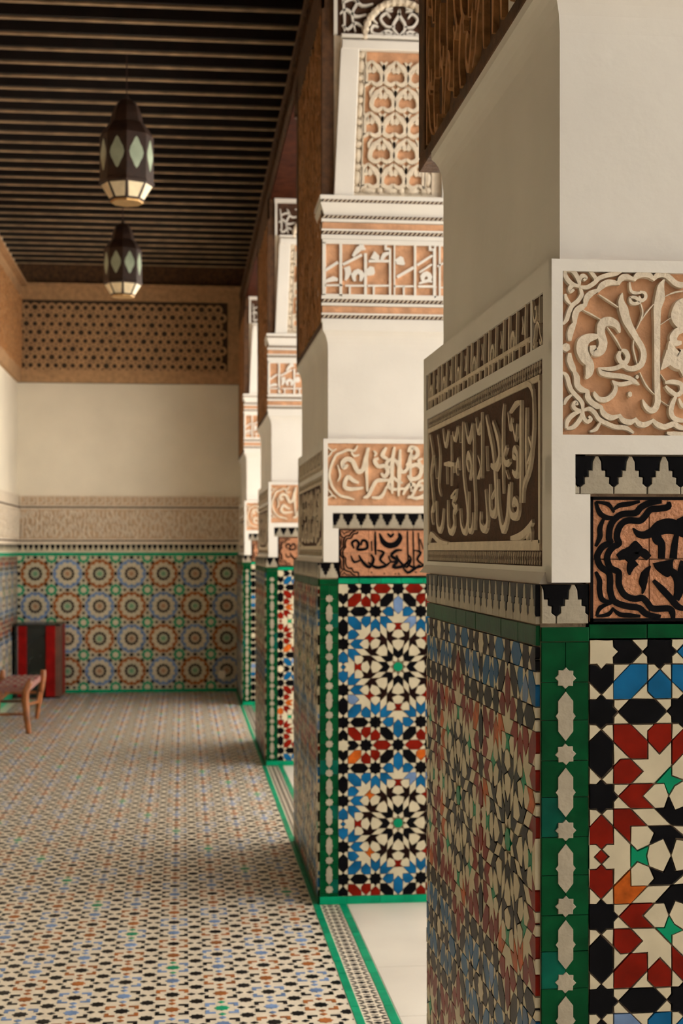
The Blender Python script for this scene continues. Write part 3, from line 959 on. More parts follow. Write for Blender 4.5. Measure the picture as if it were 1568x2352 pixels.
def roundel_mesh(kind):
    mb = MB()
    outer, core = ('brown', 'mint') if kind == 0 else ('paleblue', 'brown')
    disc(mb, (0, 0), .168, 'white', 24, .0055)
    disc(mb, (0, 0), .014, core)
    ring(mb, (0, 0), .014, .046, 10, 0, core, .62)
    ring(mb, (0, 0), .020, .048, 10, math.pi / 10, 'white', .5)
    ring(mb, (0, 0), .042, .086, 12, 0, 'maroon', .98)
    ring(mb, (0, 0), .050, .074, 12, math.pi / 12, 'maroon', .8)
    ring(mb, (0, 0), .074, .134, 12, math.pi / 12, 'white', .95)
    ring(mb, (0, 0), .078, .122, 12, 0, 'white', .5)
    ring(mb, (0, 0), .112, .166, 12, 0, outer, .85)
    ring(mb, (0, 0), .132, .170, 12, math.pi / 12, outer, .72)
    return mb.mesh('roundel', (0, YB, 0))


rm = [roundel_mesh(0), roundel_mesh(1)]
inter = MB()
px0, pzx, pz0, pzz = -1.633, .3537, 1.329, .363
for c in range(7):
    for r in range(4):
        link(bpy.data.objects.new('roundel', rm[(c + r) % 2]), (px0 + c * pzx, YB, pz0 - r * pzz), wall_back)
for c in range(8):
    for r in range(5):
        x, z = px0 + (c - .5) * pzx, pz0 + (.5 - r) * pzz
        if c < 8 and XL + .02 < x < .61:
            top, bot = min(1.53, z + .06), max(.04, z - .06)
            p = clip(ccw([(x + a * .072 / .0707, z + b * .072 / .0707) for a, b in star8(0, 0, .1)]), XL, .61, .035, 1.525)
            if p:
                inter.poly(FB, p, .004, .007, 'mint')
            p = clip(ccw([(x + a, z + b) for a, b in star8(0, 0, .055)]), XL, .61, .035, 1.525)
            if p:
                inter.poly(FB, p, .004, .008, 'white')
        for (ex, ez, vert) in ((px0 + c * pzx, z, False), (x, pz0 - r * pzz, True)):
            for t in (-.075, 0, .075):
                ax, az = (ex, ez + t) if vert else (ex + t, ez)
                ra, rb = (.017, .026) if t == 0 else (.016, .016)
                if not vert:
                    ra, rb = (.026, .017) if t == 0 else (.016, .016)
                if XL + .02 < ax < .60 and .045 < az < 1.52:
                    inter.poly(FB, [(ax + ra * math.cos(k * math.pi / 4), az + rb * math.sin(k * math.pi / 4)) for k in range(8)], .004, .008, 'black')
        for sx in (-1, 1):
            for sz in (-1, 1):
                ax, az = x + sx * .055, z + sz * .057
                if XL + .02 < ax < .60 and .045 < az < 1.52:
                    inter.poly(FB, [(ax + .018 * math.cos(k * math.pi / 4 + sx * sz * -.78) * (1 if k % 2 else 1.0), az + .018 * math.sin(k * math.pi / 4)) for k in range(8)] if False else
                               [(ax - sx * .024, az + sz * .012), (ax - sx * .008, az + sz * .026), (ax + sx * .024, az - sz * .004), (ax + sx * .010, az - sz * .022)], .004, .008, 'black')
inter.build('star_inlay', wall_back, kind='stuff')
gs = MB(); gs.rect(FB, XL, .62, 1.53, 1.565, .004, .012, 'mint'); gs.build('border_strip', wall_back)
gs = MB(); gs.rect(FB, XL, .62, 0, .035, .004, .012, 'mint'); gs.build('border_strip', wall_back)
emit_tiles(wall_back, merlons(FB, XL, .62, 1.655, .03, .082, 'white'), 60, 'merlon_tile', 'merlon_field')
st = MB(); st.rect(FB, XL, .64, 1.655, 2.20, 0, .022, 'stucco'); st.build('stucco_band', wall_back)
cal = MB(); cal.rect(FB, XL + .02, .62, 1.72, 2.045, .022, .023, 'sand')
scroll_fill(cal, FB, XL + .03, .61, 1.735, 2.03, .052, .020, .022, .036, 'stucco', 11, 1.5)
cal.rect(FB, XL, .63, 2.062, 2.078, .022, .026, 'stain_dark'); cal.rect(FB, XL, .63, 1.690, 1.704, .022, .026, 'stain_dark')
cal.build('carved_script', wall_back)
fz = MB(); fz.rect(FB, XL + .02, .62, 2.095, 2.185, .022, .023, 'sand')
n = 26
for i in range(n):
    a = XL + .03 + i * (2.42 / n); d = 2.42 / n
    fz.rect(FB, a, a + .016, 2.098, 2.182, .022, .033, 'stucco')
    fz.stroke(FB, [(a + .02, 2.12), (a + d * .5, 2.115), (a + d * .8, 2.15), (a + d * .55, 2.175)], .016, .022, .033, 'stucco', sub=3)
fz.build('small_script', wall_back)
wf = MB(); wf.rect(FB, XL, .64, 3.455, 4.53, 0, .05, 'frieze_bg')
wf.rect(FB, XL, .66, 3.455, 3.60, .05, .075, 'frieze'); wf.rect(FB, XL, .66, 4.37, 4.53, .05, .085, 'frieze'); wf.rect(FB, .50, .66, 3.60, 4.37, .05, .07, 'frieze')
wf.rect(FB, XL, .66, 4.52, 4.55, .05, .12, 'frieze')
wf.rect(FB, XL, .70, 4.56, ZC, 0, .03, 'wood')
wf.build('wood_frieze', wall_back)
lat = MB()
P_L = .092
for i in range(25):
    for j in range(8):
        cx, cz = XL + .06 + (i + .5 * (j % 2)) * P_L, 3.645 + j * P_L
        big = (i + 2 * j) % 5 == 0
        n, r = (8, P_L * .44) if big else (6, P_L * .43)
        if cx < .47:
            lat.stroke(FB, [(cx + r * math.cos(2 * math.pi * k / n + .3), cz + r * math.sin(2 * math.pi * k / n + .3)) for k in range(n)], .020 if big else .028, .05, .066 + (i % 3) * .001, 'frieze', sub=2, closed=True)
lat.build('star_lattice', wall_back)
pt = MB(); pt.poly(FB, [(.435 + .045 * math.cos(k * .7), .19 + .055 * math.sin(k * .7) * (1.1 if k % 2 else .8)) for k in range(9)], .006, .012, 'plaster2')
pt.build('plaster_patch', wall_back)

# ---- left wall
cs = MB()
for k in range(14):
    cs.box(XL, XL + .04, -5.5 + k * 1.2, -5.5 + k * 1.2 + 1.17, 1.62, 4.1, 'shade_screen')  # panels added out of view to cut light on the gallery-side faces
cs.build('added_shade_screen', wall_left)
FLW = Frame((XL, 0, 0), (0, 1, 0), (0, 0, 1), (1, 0, 0))
lw = MB()
lw.rect(FLW, YN, YB - .02, 0, 1.53, 0, .004, 'white'); lw.build('dado_ground', wall_left)
tl = [(FLW, [((YB - .03) - (x + .5) * UNIT, 1.525 - (y + .5) * UNIT) for x, y in inset(p, .03) or p], pick('blue', c)) for c, p in mosaic(190, 34.5)]
emit_tiles(wall_left, [t for t in tl if t[1]], 0)
gs = MB(); gs.rect(FLW, 3, YB - .02, 1.53, 1.565, .004, .012, 'mint'); gs.build('border_strip', wall_left)
gs = MB(); gs.rect(FLW, 3, YB - .02, 0, .12, .004, .012, 'mint'); gs.build('border_strip', wall_left)
emit_tiles(wall_left, merlons(FLW, 8, YB - .02, 1.655, .03, .082, 'white'), 0, 'merlon_tile', 'merlon_field')
st = MB(); st.rect(FLW, 3, YB - .03, 1.655, 2.20, 0, .022, 'stucco')
scroll_fill(st, FLW, 9, YB - .05, 1.735, 2.03, .052, .020, .022, .036, 'stucco', 12, 1.5)
st.rect(FLW, 3, YB - .03, 2.062, 2.078, .022, .026, 'stain_dark'); st.rect(FLW, 3, YB - .03, 1.690, 1.704, .022, .026, 'stain_dark')
st.build('stucco_band', wall_left)
wf = MB(); wf.rect(FLW, 3, YB - .08, 3.455, 4.53, 0, .05, 'frieze'); wf.rect(FLW, 3, YB - .08, 4.52, 4.55, .05, .12, 'frieze')
scroll_fill(wf, FLW, 9, YB - .1, 3.6, 4.37, .09, .03, .05, .066, 'wood_lit', 13)
wf.build('wood_frieze', wall_left)


# ------------------------------------------------------------------ pillars
def make_pillar(idx, label, scheme, depth, bdepth, own_front, own_left):
    Y = PILLAR_Y[idx]
    root = empty('pillar', (X0 + WP / 2, Y + depth / 2, 0), label, 'pillar')
    ff = front_frame(X0, Y)
    lf = left_frame(X0, Y + depth)
    core = MB(); core.box(X0, X0 + WP, Y, Y + depth, 0, 1.5405, 'grout'); core.build('tile_bed', root)
    # ---- mosaic
    tiles = []
    zt = 1.4445
    for c, p in mosaic(2 * MW + 1, (zt - .038) / UNIT):
        q = inset(p, .022 + R.uniform(0, .012))
        if q:
            tiles.append((ff, [(.0842 + (x + .5) * UNIT + R.uniform(-.0006, .0006), zt - (y + .5) * UNIT + R.uniform(-.0006, .0006)) for x, y in q], pick(scheme, c)))
    lw_u = depth / UNIT
    shift = MW * .62
    ltiles = []
    for c, p in mosaic(lw_u, (1.432 - .038) / UNIT, x_off=-0.5 - shift):
        q = inset(p, .022 + R.uniform(0, .012))
        if q:
            ltiles.append((lf, [((x + .5 + shift) * UNIT + R.uniform(-.0006, .0006), 1.432 - (y + .5) * UNIT + R.uniform(-.0006, .0006)) for x, y in q], pick(scheme, c)))
    if own_left:
        emit_tiles(root, tiles + ltiles, own_front)
    else:
        emit_tiles(root, tiles, own_front)
        emit_tiles(root, ltiles, 0, 'tile', 'side_tile_field')
    # ---- corner strips with star inlay
    for fr, u0, mir, zb, zt2 in ((ff, 0.0, False, 0, 1.4405), (ff, WP - .084, True, 0, 1.4405)):
        z, k = zt2 - .062, 0
        gt, it = [], []
        c = u0 + .0425
        zj = zt2
        while zj > .04:
            zn = max(zj - R.uniform(.062, .07), .036)
            for a, b in ((u0 + .0008, c - .0004), (c + .0004, u0 + .0832)):
                gt.append((fr, [(a, zn + .0007), (b, zn + .0007), (b, zj - .0005), (a, zj - .0005)], 'green' if R.random() < .92 else 'teal'))
            zj = zn
        while z > .05:
            if k % 2 == 0:
                rot = R.uniform(-.06, .06)
                s8 = star8(0, 0, .0262)
                p = [(c + a * math.cos(rot) - b * math.sin(rot), z + a * math.sin(rot) + b * math.cos(rot)) for a, b in s8]
            else:
                hp = [(0, .0425), (.0131, .026), (.0131, .006), (.0175, 0), (.0131, -.006), (.0131, -.026), (0, -.0425), (-.0131, -.026), (-.0131, -.006), (-.0175, 0), (-.0131, .006), (-.0131, .026)]
                p = [(c + a, z + b) for a, b in hp]
            it.append((fr, p, 'beige'))
            z -= .0655; k += 1
        own = 60 if idx < 2 else 0
        emit_tiles(root, gt, own, 'green_tile', 'green_field', .0066)
        emit_tiles(root, it, own, 'star_inlay', 'inlay_field', .0092)
    # ---- green rows, base strips
    gt = []
    for fr, u0, u1, z0, z1 in ((ff, .0005, .0835, 1.4415, 1.466), (ff, WP - .0835, WP, 1.4415, 1.466)):
        gt.append((fr, [(u0, z0), (u1, z0), (u1, z1), (u0, z1)], 'green'))
    u = .0845
    while u < WP - .0845:
        l = min(R.uniform(.085, .11), WP - .0845 - u)
        gt.append((ff, [(u, 1.4465), (u + l - .0018, 1.4465), (u + l - .0018, 1.4700), (u, 1.4705)], 'green' if idx == 0 else 'mint'))
        u += l
    u = 0
    while u < depth:
        l = min(R.uniform(.10, .16), depth - u)
        gt.append((lf, [(u + .0006, 1.434), (u + l - .0006, 1.434), (u + l - .0006, 1.468), (u + .0006, 1.468)], 'green'))
        gt.append((lf, [(u + .0006, 0.001), (u + l - .0006, 0.001), (u + l - .0006, .036), (u + .0006, .036)], 'green'))
        u += l
    u = 0
    while u < WP:
        l = min(R.uniform(.10, .16), WP - u)
        gt.append((ff, [(u, .001), (u + l - .0008, .001), (u + l - .0008, .036), (u, .036)], 'mint'))
        u += l
    emit_tiles(root, gt, 80 if idx < 3 else 0, 'border_tile', 'border_field')
    # ---- merlons
    mt = merlons(ff, .058, WP - .058, 1.7615, .010, .0665, 'beige') + merlons(ff, 0, .083, 1.540, .026, .0685, 'beige') + merlons(ff, WP - .083, WP, 1.540, .03, .0685, 'beige')
    ml = merlons(lf, 0, depth, 1.540, .02, .070, 'beige')
    emit_tiles(root, mt + ml, 120 if idx < 3 else 0, 'merlon_tile', 'merlon_field')
    # ---- lettered tiles
    ub0, ub1, zb0, zb1 = .0845, WP - .0845, 1.4745, 1.692
    back = MB(); back.box(X0 + .08, X0 + WP - .08, Y, Y + .05, 1.44, 1.78, 'grout'); back.build('panel_bed', root)
    nt = 4
    tw = (ub1 - ub0) / nt if idx else .1058
    us = [ub0]
    while us[-1] < ub1 - .01:
        us.append(min(us[-1] + tw, ub1))
    zm = (zb0 + zb1) / 2
    for a, b in zip(us, us[1:]):
        for z0, z1 in ((zb0, zm), (zm, zb1)):
            MB().rect(ff, a + .0009, b - .0009, z0 + .0009, z1 - .0009, 0, .0080, 'terra', .0008).build('lettered_tile', root)
    ink = MB()
    for a, b, c, d in ((ub0, ub0 + .0075, zb0, zb1), (ub0, ub1, zb1 - .0075, zb1), (ub0, ub1, zb0, zb0 + .0075), (ub1 - .0075, ub1, zb0, zb1)):
        ink.rect(ff, a + .001, b - .001, c + .001, d - .001, .008, .0092, 'black')
    conv, sc = crop_front(1220, 1000, 4.506, PILLAR_Y[0])
    if idx == 0:
        put(ink, ff, T1, conv, sc * 1.16, .008, .0095, 'black', .05)
        put(ink, ff, T1[:10], lambda p: (WP - conv(p)[0], conv(p)[1]), sc, .008, .0095, 'black', .05, 3)
        put(ink, ff, T1[10:], lambda p: (conv(p)[0] + .17, conv(p)[1]), sc, .008, .0095, 'black', .05, 3)
    else:
        sm = lambda p: (ub0 + (conv(p)[0] - ub0) * .62, conv(p)[1])
        put(ink, ff, T1[:10], sm, sc * .72, .008, .0095, 'black', .05, 3)
        put(ink, ff, T1[:10], lambda p: (WP - sm(p)[0], sm(p)[1]), sc * .72, .008, .0095, 'black', .05, 3)
        c2, s2 = crop_front(540, 980, 3.409, PILLAR_Y[1])
        put(ink, ff, T2, c2, s2 * 1.2, .008, .0096, 'black', .05, 3)
        put(ink, ff, T2[4:12], lambda p: (c2(p)[0] + .17, c2(p)[1]), s2, .008, .0096, 'black', .05, 3)
    ink.build('black_lettering', root)
    # ---- carved stucco block
    bl = MB()
    bx0, by0, bx1, by1 = X0 + .022, Y - .004, X0 + WP - .022, Y + bdepth
    bl.box(bx0, bx1, Y + .03, by1, 1.542, 2.098, 'stain')
    bl.box(bx0, bx1, by0, Y + .03, 1.765, 2.098, 'stain')
    bl.build('block_core', root)
    pl = MB()
    u0, u1 = bx0 - X0, bx1 - X0
    fb = front_frame(X0, by0)
    lb = left_frame(bx0, by1)
    D = by1 - by0
    t = .012
    pz0, pz1, pu0 = 1.797, 2.078, u0 + .0135
    for a, b, c, d in ((u0 - .006, u1 + .006, pz1, 2.0985), (u0 - .006, u1 + .006, 1.764, pz0), (u0 - .006, pu0, pz0, pz1), (u1 - .0135, u1 + .006, pz0, pz1)):
        pl.rect(fb, a, b, c, d, -.01, t, 'plaster')
    for a, b, c, d in ((u0 - .006, .0575, 1.695, 1.764), (WP - .0575, u1 + .006, 1.695, 1.764), (u0 - .006, .0838, 1.543, 1.695), (WP - .0838, u1 + .006, 1.543, 1.695)):
        pl.rect(fb, a, b, c, d, -.034, t, 'plaster')
    # gallery side of the block: plain bands around the two carved fields
    v = dict(top=2.098, f1=2.052, f0=1.960, r1=1.937, r0=1.911, in1=1.900, in0=1.611, b1=1.598, b0=1.570, bot=1.543)
    L0, L1u = .06, D - .055
    for a, b, c, d in ((0, D + .0112, v['f1'], v['top']), (0, D + .0112, v['r1'], v['f0']), (0, D + .0112, v['bot'], v['b0']), (0, L0, v['b0'], v['r1']), (L1u, D + .0112, v['b0'], v['r1']), (0, L0 - .02, v['f0'], v['f1']), (D - .05, D + .0112, v['f0'], v['f1']), (D - .145, D - .132, v['f0'], v['f1'])):
        pl.rect(lb, a, b, c, d, -.006, .006, 'plaster')
    for a, b, c, d in ((L0, L1u - .025, v['in1'], v['in1'] + .011), (L0, L1u - .025, v['in0'] - .013, v['in0'] + .006), (L0, L0 + .012, v['in0'], v['in1']), (L1u - .035, L1u - .02, v['in0'], v['in1'])):
        pl.rect(lb, a, b, c, d, 0, .005, 'stucco')
    ring_box(pl, X0 + .001, X0 + WP - .001, Y + .012, Y + max(depth, bdepth - .02), 1.5405, 1.560, 0, .014, 'plaster')
    pl.build('stucco_frame', root)
    # front script
    rl = MB()
    if idx == 0:
        conv, sc = crop_front(1240, 560, 4.704, PILLAR_Y[0])
        put(rl, fb, S1, conv, sc * 1.22, 0, .0105, 'stucco', .14, 5)
        put(rl, fb, S1[:32], lambda p: (WP - conv(p)[0], conv(p)[1]), sc, 0, .0105, 'stucco', .14, 3)
        put(rl, fb, S1[34:60], lambda p: (conv(p)[0] + .19, conv(p)[1]), sc, 0, .0105, 'stucco', .14, 3)
    else:
        conv, sc = crop_front(540, 980, 3.409, PILLAR_Y[1])
        put(rl, fb, S2, conv, sc * 1.3, 0, .0105, 'stucco', .14, 4)
        put(rl, fb, S2[5:12], lambda p: (conv(p)[0] + .20, conv(p)[1]), sc, 0, .0105, 'stucco', .14, 3)
        put(rl, fb, S2[:5], lambda p: (WP - conv(p)[0], conv(p)[1]), sc, 0, .0105, 'stucco', .14, 3)
    rl.build('carved_script', root)
    # side script, frieze, roped bands
    rl = MB()
    rl.rect(lb, .04, D - .05, v['b0'], v['b1'], 0, .0015, 'stain_dark'); rl.rect(lb, .04, D - .05, v['r0'], v['r1'], 0, .0015, 'stain_dark')
    rl.rect(lb, .04, D - .05, v['f0'], v['f1'], 0, .0012, 'stain_dark'); rl.rect(lb, L0, L1u, v['in0'], v['in1'], 0, .0012, 'stain_dark')
    for z0, z1 in ((v['b0'], v['b1']), (v['r0'], v['r1'])):
        k = int((D - .12) / .019)
        for i in range(k):
            a = L0 + i * .019
            hh = z1 - z0
            rl.stroke(lb, [(a, z0 + .1 * hh), (a + .005, z0 + .35 * hh), (a + .001, z0 + .6 * hh), (a + .006, z0 + .92 * hh)], .0030, .0015, .0040, 'stucco', sub=1, taper=1)
    cl = crop_left(960, 960, 4.612, .634, PILLAR_Y[0] + 1.34)
    wsc = 1 / 4.612 / F_PX * 3.1 * 1.15
    kk = (L1u - .03 - L0) / (1.255 - .06) if idx else 1.0
    put(rl, lb, L1, lambda p: (L0 + (cl(p)[0] - .06) * kk, cl(p)[1]), wsc * 2.35, .001, .006, 'stucco', .2, 3)
    nU = 6
    f0, f1 = .065, D - .15
    U = (f1 - f0) / nU
    fh = v['f1'] - v['f0']
    for i in range(nU):
        a = f0 + i * U
        B = lambda x, y: (a + x * U, v['f0'] + y * fh)
        for x, y0, y1, w in ((.06, 0, 1, .013), (.42, .22, .98, .010), (.80, .2, 1, .010)):
            rl.stroke(lb, [B(x, y0), B(x, (y0 + y1) / 2), B(x + .02, y1)], w, .001, .006, 'stucco', sub=1, taper=.8)
        rl.stroke(lb, [B(0, .26), B(.5, .26), B(1, .26)], .009, .001, .0061, 'stucco', sub=1, taper=1)
        rl.stroke(lb, [B(.18, .3), B(.17, .5), B(.26, .6), B(.33, .48), B(.28, .3)], .011, .001, .006, 'stucco', sub=2)
        for x in (.25, .55, .85):
            rl.stroke(lb, [B(x, 0), B(x, .26)], .011, .001, .006, 'stucco', sub=1, taper=1)
        rl.stroke(lb, [B(.66, .45), B(.72, .6), B(.68, .8)], .009, .001, .006, 'stucco', sub=2)
    scroll_fill(rl, lb, D - .128, D - .054, v['f0'] + .004, v['f1'] - .004, .035, .007, .001, .006, 'stucco', 3)
    rl.build('side_script', root)
    # ---- plain shaft with cavetto
    sh = MB()
    sx0, sx1, sy0, sy1 = X0 + .040, X0 + WP - .040, Y + .022, Y + min(depth, bdepth) + .03
    prof = [(2.09, 0), (2.50, 0), (2.53, -.002), (2.55, -.006), (2.565, -.011), (2.578, -.018), (2.588, -.026), (2.63, -.027)]
    for (za, da), (zb, db) in zip(prof, prof[1:]):
        ring_box(sh, sx0, sx1, sy0, sy1, za, zb, da, db, 'plaster')
    sh.build('shaft', root)
    # ---- capital on the jamb
    cp = MB()
    cx0, cx1 = X0 + .012, X0 + WP - .012
    cp.box(cx0 + .01, cx1, Y + .01, Y + .35, 2.62, 3.20, 'plaster')
    fc = front_frame(X0, Y + .01)
    ring_box(cp, cx0 - .008, cx1 + .008, Y - .006, Y + .3, 3.11, 3.165, .018, 0, 'plaster')
    cp.box(cx0 - .010, cx1 + .01, Y - .008, Y + .3, 3.178, 3.197, 'plaster')
    c0, c1 = .012, WP - .012
    rope(cp, fc, c0, c1, 3.165, 3.178, .017); rope(cp, fc, c0, c1, 3.094, 3.108, .008); rope(cp, fc, c0, c1, 3.022, 3.037, .008)
    rope(cp, fc, c0, c1, 2.715, 2.730, .008); rope(cp, fc, c0, c1, 2.643, 2.658, .008)
    cp.rect(fc, c0, c1, 3.046, 3.075, 0, .006, 'stain'); cp.rect(fc, c0, c1, 2.667, 2.698, 0, .006, 'stain')
    for a, b in ((3.078, 3.092), (3.037, 3.046), (3.0, 3.02), (2.73, 2.747), (2.70, 2.713), (2.658, 2.667), (2.622, 2.641)):
        cp.rect(fc, c0 - .004, c1 + .004, a, b, 0, .012, 'plaster', .001)
    cp.build('capital', root)
    kf = MB(); kf.rect(fc, c0 + .008, c1 - .008, 2.747, 2.985, 0, .002, 'stain')
    conv, sc = crop_front(500, 420, 2.904, PILLAR_Y[1])
    put(kf, fc, K2, conv, sc * 1.45, .002, .013, 'plaster', .06, 2)
    put(kf, fc, K2[:20], lambda p: (conv(p)[0] + .43, conv(p)[1]) if conv(p)[0] + .43 < WP - .02 else (WP - .02, conv(p)[1]), sc, .002, .013, 'plaster', .06, 2)
    for a, b, c, d in ((c0, c1, 2.978, 2.999), (c0, c1, 2.74, 2.752), (c0, c0 + .016, 2.745, 2.985), (c1 - .016, c1, 2.745, 2.985)):
        kf.rect(fc, a, b, c, d, 0, .013, 'plaster', .001)
    kf.build('squared_script', root)
    # ---- jamb above the capital: plain pilaster, beaded panel, blind arch
    ar = MB()
    jx0, jx1 = X0 + .062, X0 + WP - .062
    fj = front_frame(X0, Y + .035)
    lean = lambda u, z: (u + (z - 3.2) * .05 * (1 - u / WP), z)
    ring_box(ar, jx0, jx1, Y + .035, Y + .4, 3.197, 4.20, 0, 0, 'stucco')
    ar.build('jamb', root)
    ar = MB()
    a0, a1 = .175, .495        # panel
    Lr = lambda pts: [lean(*p) for p in pts]
    for p0, p1 in ((.066, .155), (.56, WP - .066)):
        ar.poly(fj, Lr([(p0, 3.20), (p1, 3.20), (p1, 3.865), (p0, 3.865)]), 0, .028, 'plaster', .003)
    ar.poly(fj, Lr([(.07, 3.862), (.64, 3.862), (.64, 3.905), (.07, 3.905)]), 0, .03, 'plaster', .004)
    ar.poly(fj, Lr([(.066, 3.915), (.64, 3.915), (.64, 3.93), (.066, 3.93)]), 0, .034, 'plaster', .003)
    ar.poly(fj, Lr([(a0 + .02, 3.25), (a1 - .02, 3.25), (a1 - .02, 3.86), (a0 + .02, 3.86)]), 0, .002, 'stain')
    ar.poly(fj, [(.07, 3.93), (.64, 3.93), (.64, 4.2), (.07, 4.2)], 0, .002, 'stain_dark')
    ar.build('jamb_mouldings', root)
    bd = MB()
    for u in (a0 - .003, a1 + .003):
        bd.stroke(fj, [(u - .017, 3.22), (u - .017, 3.85)], .005, 0, .016, 'stucco', sub=2, taper=1, xf=lean)
        bd.stroke(fj, [(u + .017, 3.22), (u + .017, 3.85)], .005, 0, .016, 'stucco', sub=2, taper=1, xf=lean)
        z = 3.235
        while z < 3.85:
            bd.dome(fj, (u, z), .019, .017, .002, .014, 'stucco', 8, lean)
            bd.dome(fj, (u, z + .051), .017, .036, .002, .014, 'stucco', 8, lean)
            z += .101
    u = a0 + .05
    while u < a1 - .03:
        bd.dome(fj, (u, 3.232), .036, .016, .002, .014, 'stucco', 8)
        bd.dome(fj, (u + .05, 3.232), .016, .017, .002, .014, 'stucco', 8)
        u += .10
    bd.build('bead_frame', root)
    pc = MB()
    ph, pw = .1165, .1165
    r = 0
    z = 3.255
    uc = (a0 + a1) / 2
    while z < 3.80:
        offs = (-1, 0, 1) if r % 2 == 0 else (-.5, .5)
        for o in offs:
            cxx = uc + o * pw
            H = lambda x, y: (max(a0 + .018, min(a1 - .018, cxx + x * pw)), min(3.855, z + y * ph))
            for s in (-1, 1):
                pc.stroke(fj, [H(0, .02), H(s * .22, -.10), H(s * .44, .05), H(s * .40, .38), H(s * .20, .62), H(0, .82)], (.014, .021, .024, .024, .022, .010), .002, .016, 'stucco', sub=3, xf=lean)
                pc.stroke(fj, [H(s * .05, .36), H(s * .16, .58), H(s * .30, .52), H(s * .33, .36)], (.014, .036, .034, .014), .002, .014, 'stucco', sub=3, xf=lean)
                pc.stroke(fj, [H(s * .48, .40), H(s * .50, .62), H(s * .36, .80)], .018, .002, .0135, 'stucco', sub=2, xf=lean)
        z += ph
        r += 1
    pc.build('palmette_relief', root)
    ac = MB()
    cu, cz, ra = .365, 3.925, .158
    arc = [(cu - ra * math.cos(t * math.pi / 16), cz + ra * 1.02 * math.sin(t * math.pi / 16)) for t in range(17)]
    ac.stroke(fj, arc, .026, 0, .034, 'stucco', taper=1, sub=2, slope=.3)
    for q in arc:
        ac.dome(fj, q, .019, .019, .012, .026, 'stucco', 8)
    for s in (-1, 1):
        S = lambda x, y: (cu + s * x, cz + y)
        for w, p in ((.014, [(.0, .01), (.03, .05), (.0, .105), (0, .13)]), (.014, [(.008, .0), (.05, .03), (.09, .012), (.125, .02), (.12, .05), (.095, .045)]), (.012, [(.02, .05), (.06, .05), (.085, .085), (.06, .11), (.04, .09)]), (.012, [(.1, .06), (.12, .085), (.09, .115)]), (.012, [(.02, .02), (.05, .012), (.08, .025)]), (.011, [(.03, .12), (.06, .125), (.03, .135)]),
                     (.014, [(.165, .04), (.2, .06), (.235, .03), (.26, .05)]), (.014, [(.15, .1), (.2, .09), (.24, .12), (.27, .1)]), (.014, [(.12, .15), (.17, .14), (.21, .17), (.26, .15)]), (.013, [(.2, .02), (.215, .1), (.19, .16), (.21, .2)]), (.013, [(.25, .02), (.25, .1), (.26, .2)]), (.013, [(.05, .185), (.1, .19), (.15, .2)])):
            ac.stroke(fj, [S(*a) for a in p if abs(a[0]) < .29], w, .002, .018, 'plaster', sub=3)
    ac.poly(fj, [(.066, 3.93), (.082, 3.93), (.082, 4.2), (.066, 4.2)], 0, .022, 'plaster')
    ac.poly(fj, [(.063, 4.17), (.64, 4.17), (.64, 4.2), (.063, 4.2)], 0, .028, 'plaster')
    ac.build('blind_arch', root)
    # ---- carved cedar on the gallery side
    wd = MB()
    wx0, wx1, wy0, wy1 = X0 + .014, X0 + .068, Y + .032, Y + bdepth + .06
    wd.box(wx0 + .012, wx1, wy0, wy1, 2.605, 4.20, 'wood')
    fw = left_frame(wx0 + .012, wy1)
    Dw = wy1 - wy0
    for a, b, c, d in ((0, Dw, 2.605, 2.64), (0, .09, 2.64, 4.2), (Dw - .04, Dw, 2.64, 4.2), (0, Dw, 4.05, 4.2)):
        wd.rect(fw, a, b, c, d, 0, .014, 'wood', .004)
    wd.rect(fw, .10, .115, 2.65, 4.05, 0, .010, 'wood_lit')
    wd.build('cedar_panel', root)
    sc_ = MB(); scroll_fill(sc_, fw, .125, Dw - .045, 2.65, 4.04, .085, .022, 0, .012, 'wood_lit', 20 + idx, 1.6)
    sc_.build('cedar_relief', root)
    if idx < 3:
        for zc, ln, hh in ((3.52, .10, .10), (4.08, .34, .12), (3.96, .16, .12)):
            cb = MB(); cb.box(wx0 + .012, wx1 + .45, wy1, wy1 + ln, zc, zc + hh, 'wood')
            cb.poly(Frame((wx0 + .012, 0, 0), (0, 1, 0), (0, 0, 1), (1, 0, 0)), [(wy1, zc - .07), (wy1 + .02, zc - .07), (wy1 + ln, zc), (wy1, zc)], 0, .4, 'wood')
            cb.build('corbel', root)
    return root


make_pillar(0, 'nearest tiled pillar, sharp red, blue and black star mosaic under a large carved script block', 'red', 1.15, 1.34, 300, True)
make_pillar(1, 'second pillar from the front, blue and black star mosaic around bright green centres', 'blue', 1.47, 1.47, 300, False)
make_pillar(2, 'third pillar from the front, narrow green and red tiled edge beyond the blue mosaic pillar', 'red', 1.50, 1.50, 200, False)
make_pillar(3, 'farthest pillar, pale tiled sliver beside the dark corner of the end wall', 'blue', 1.50, 1.50, 0, False)


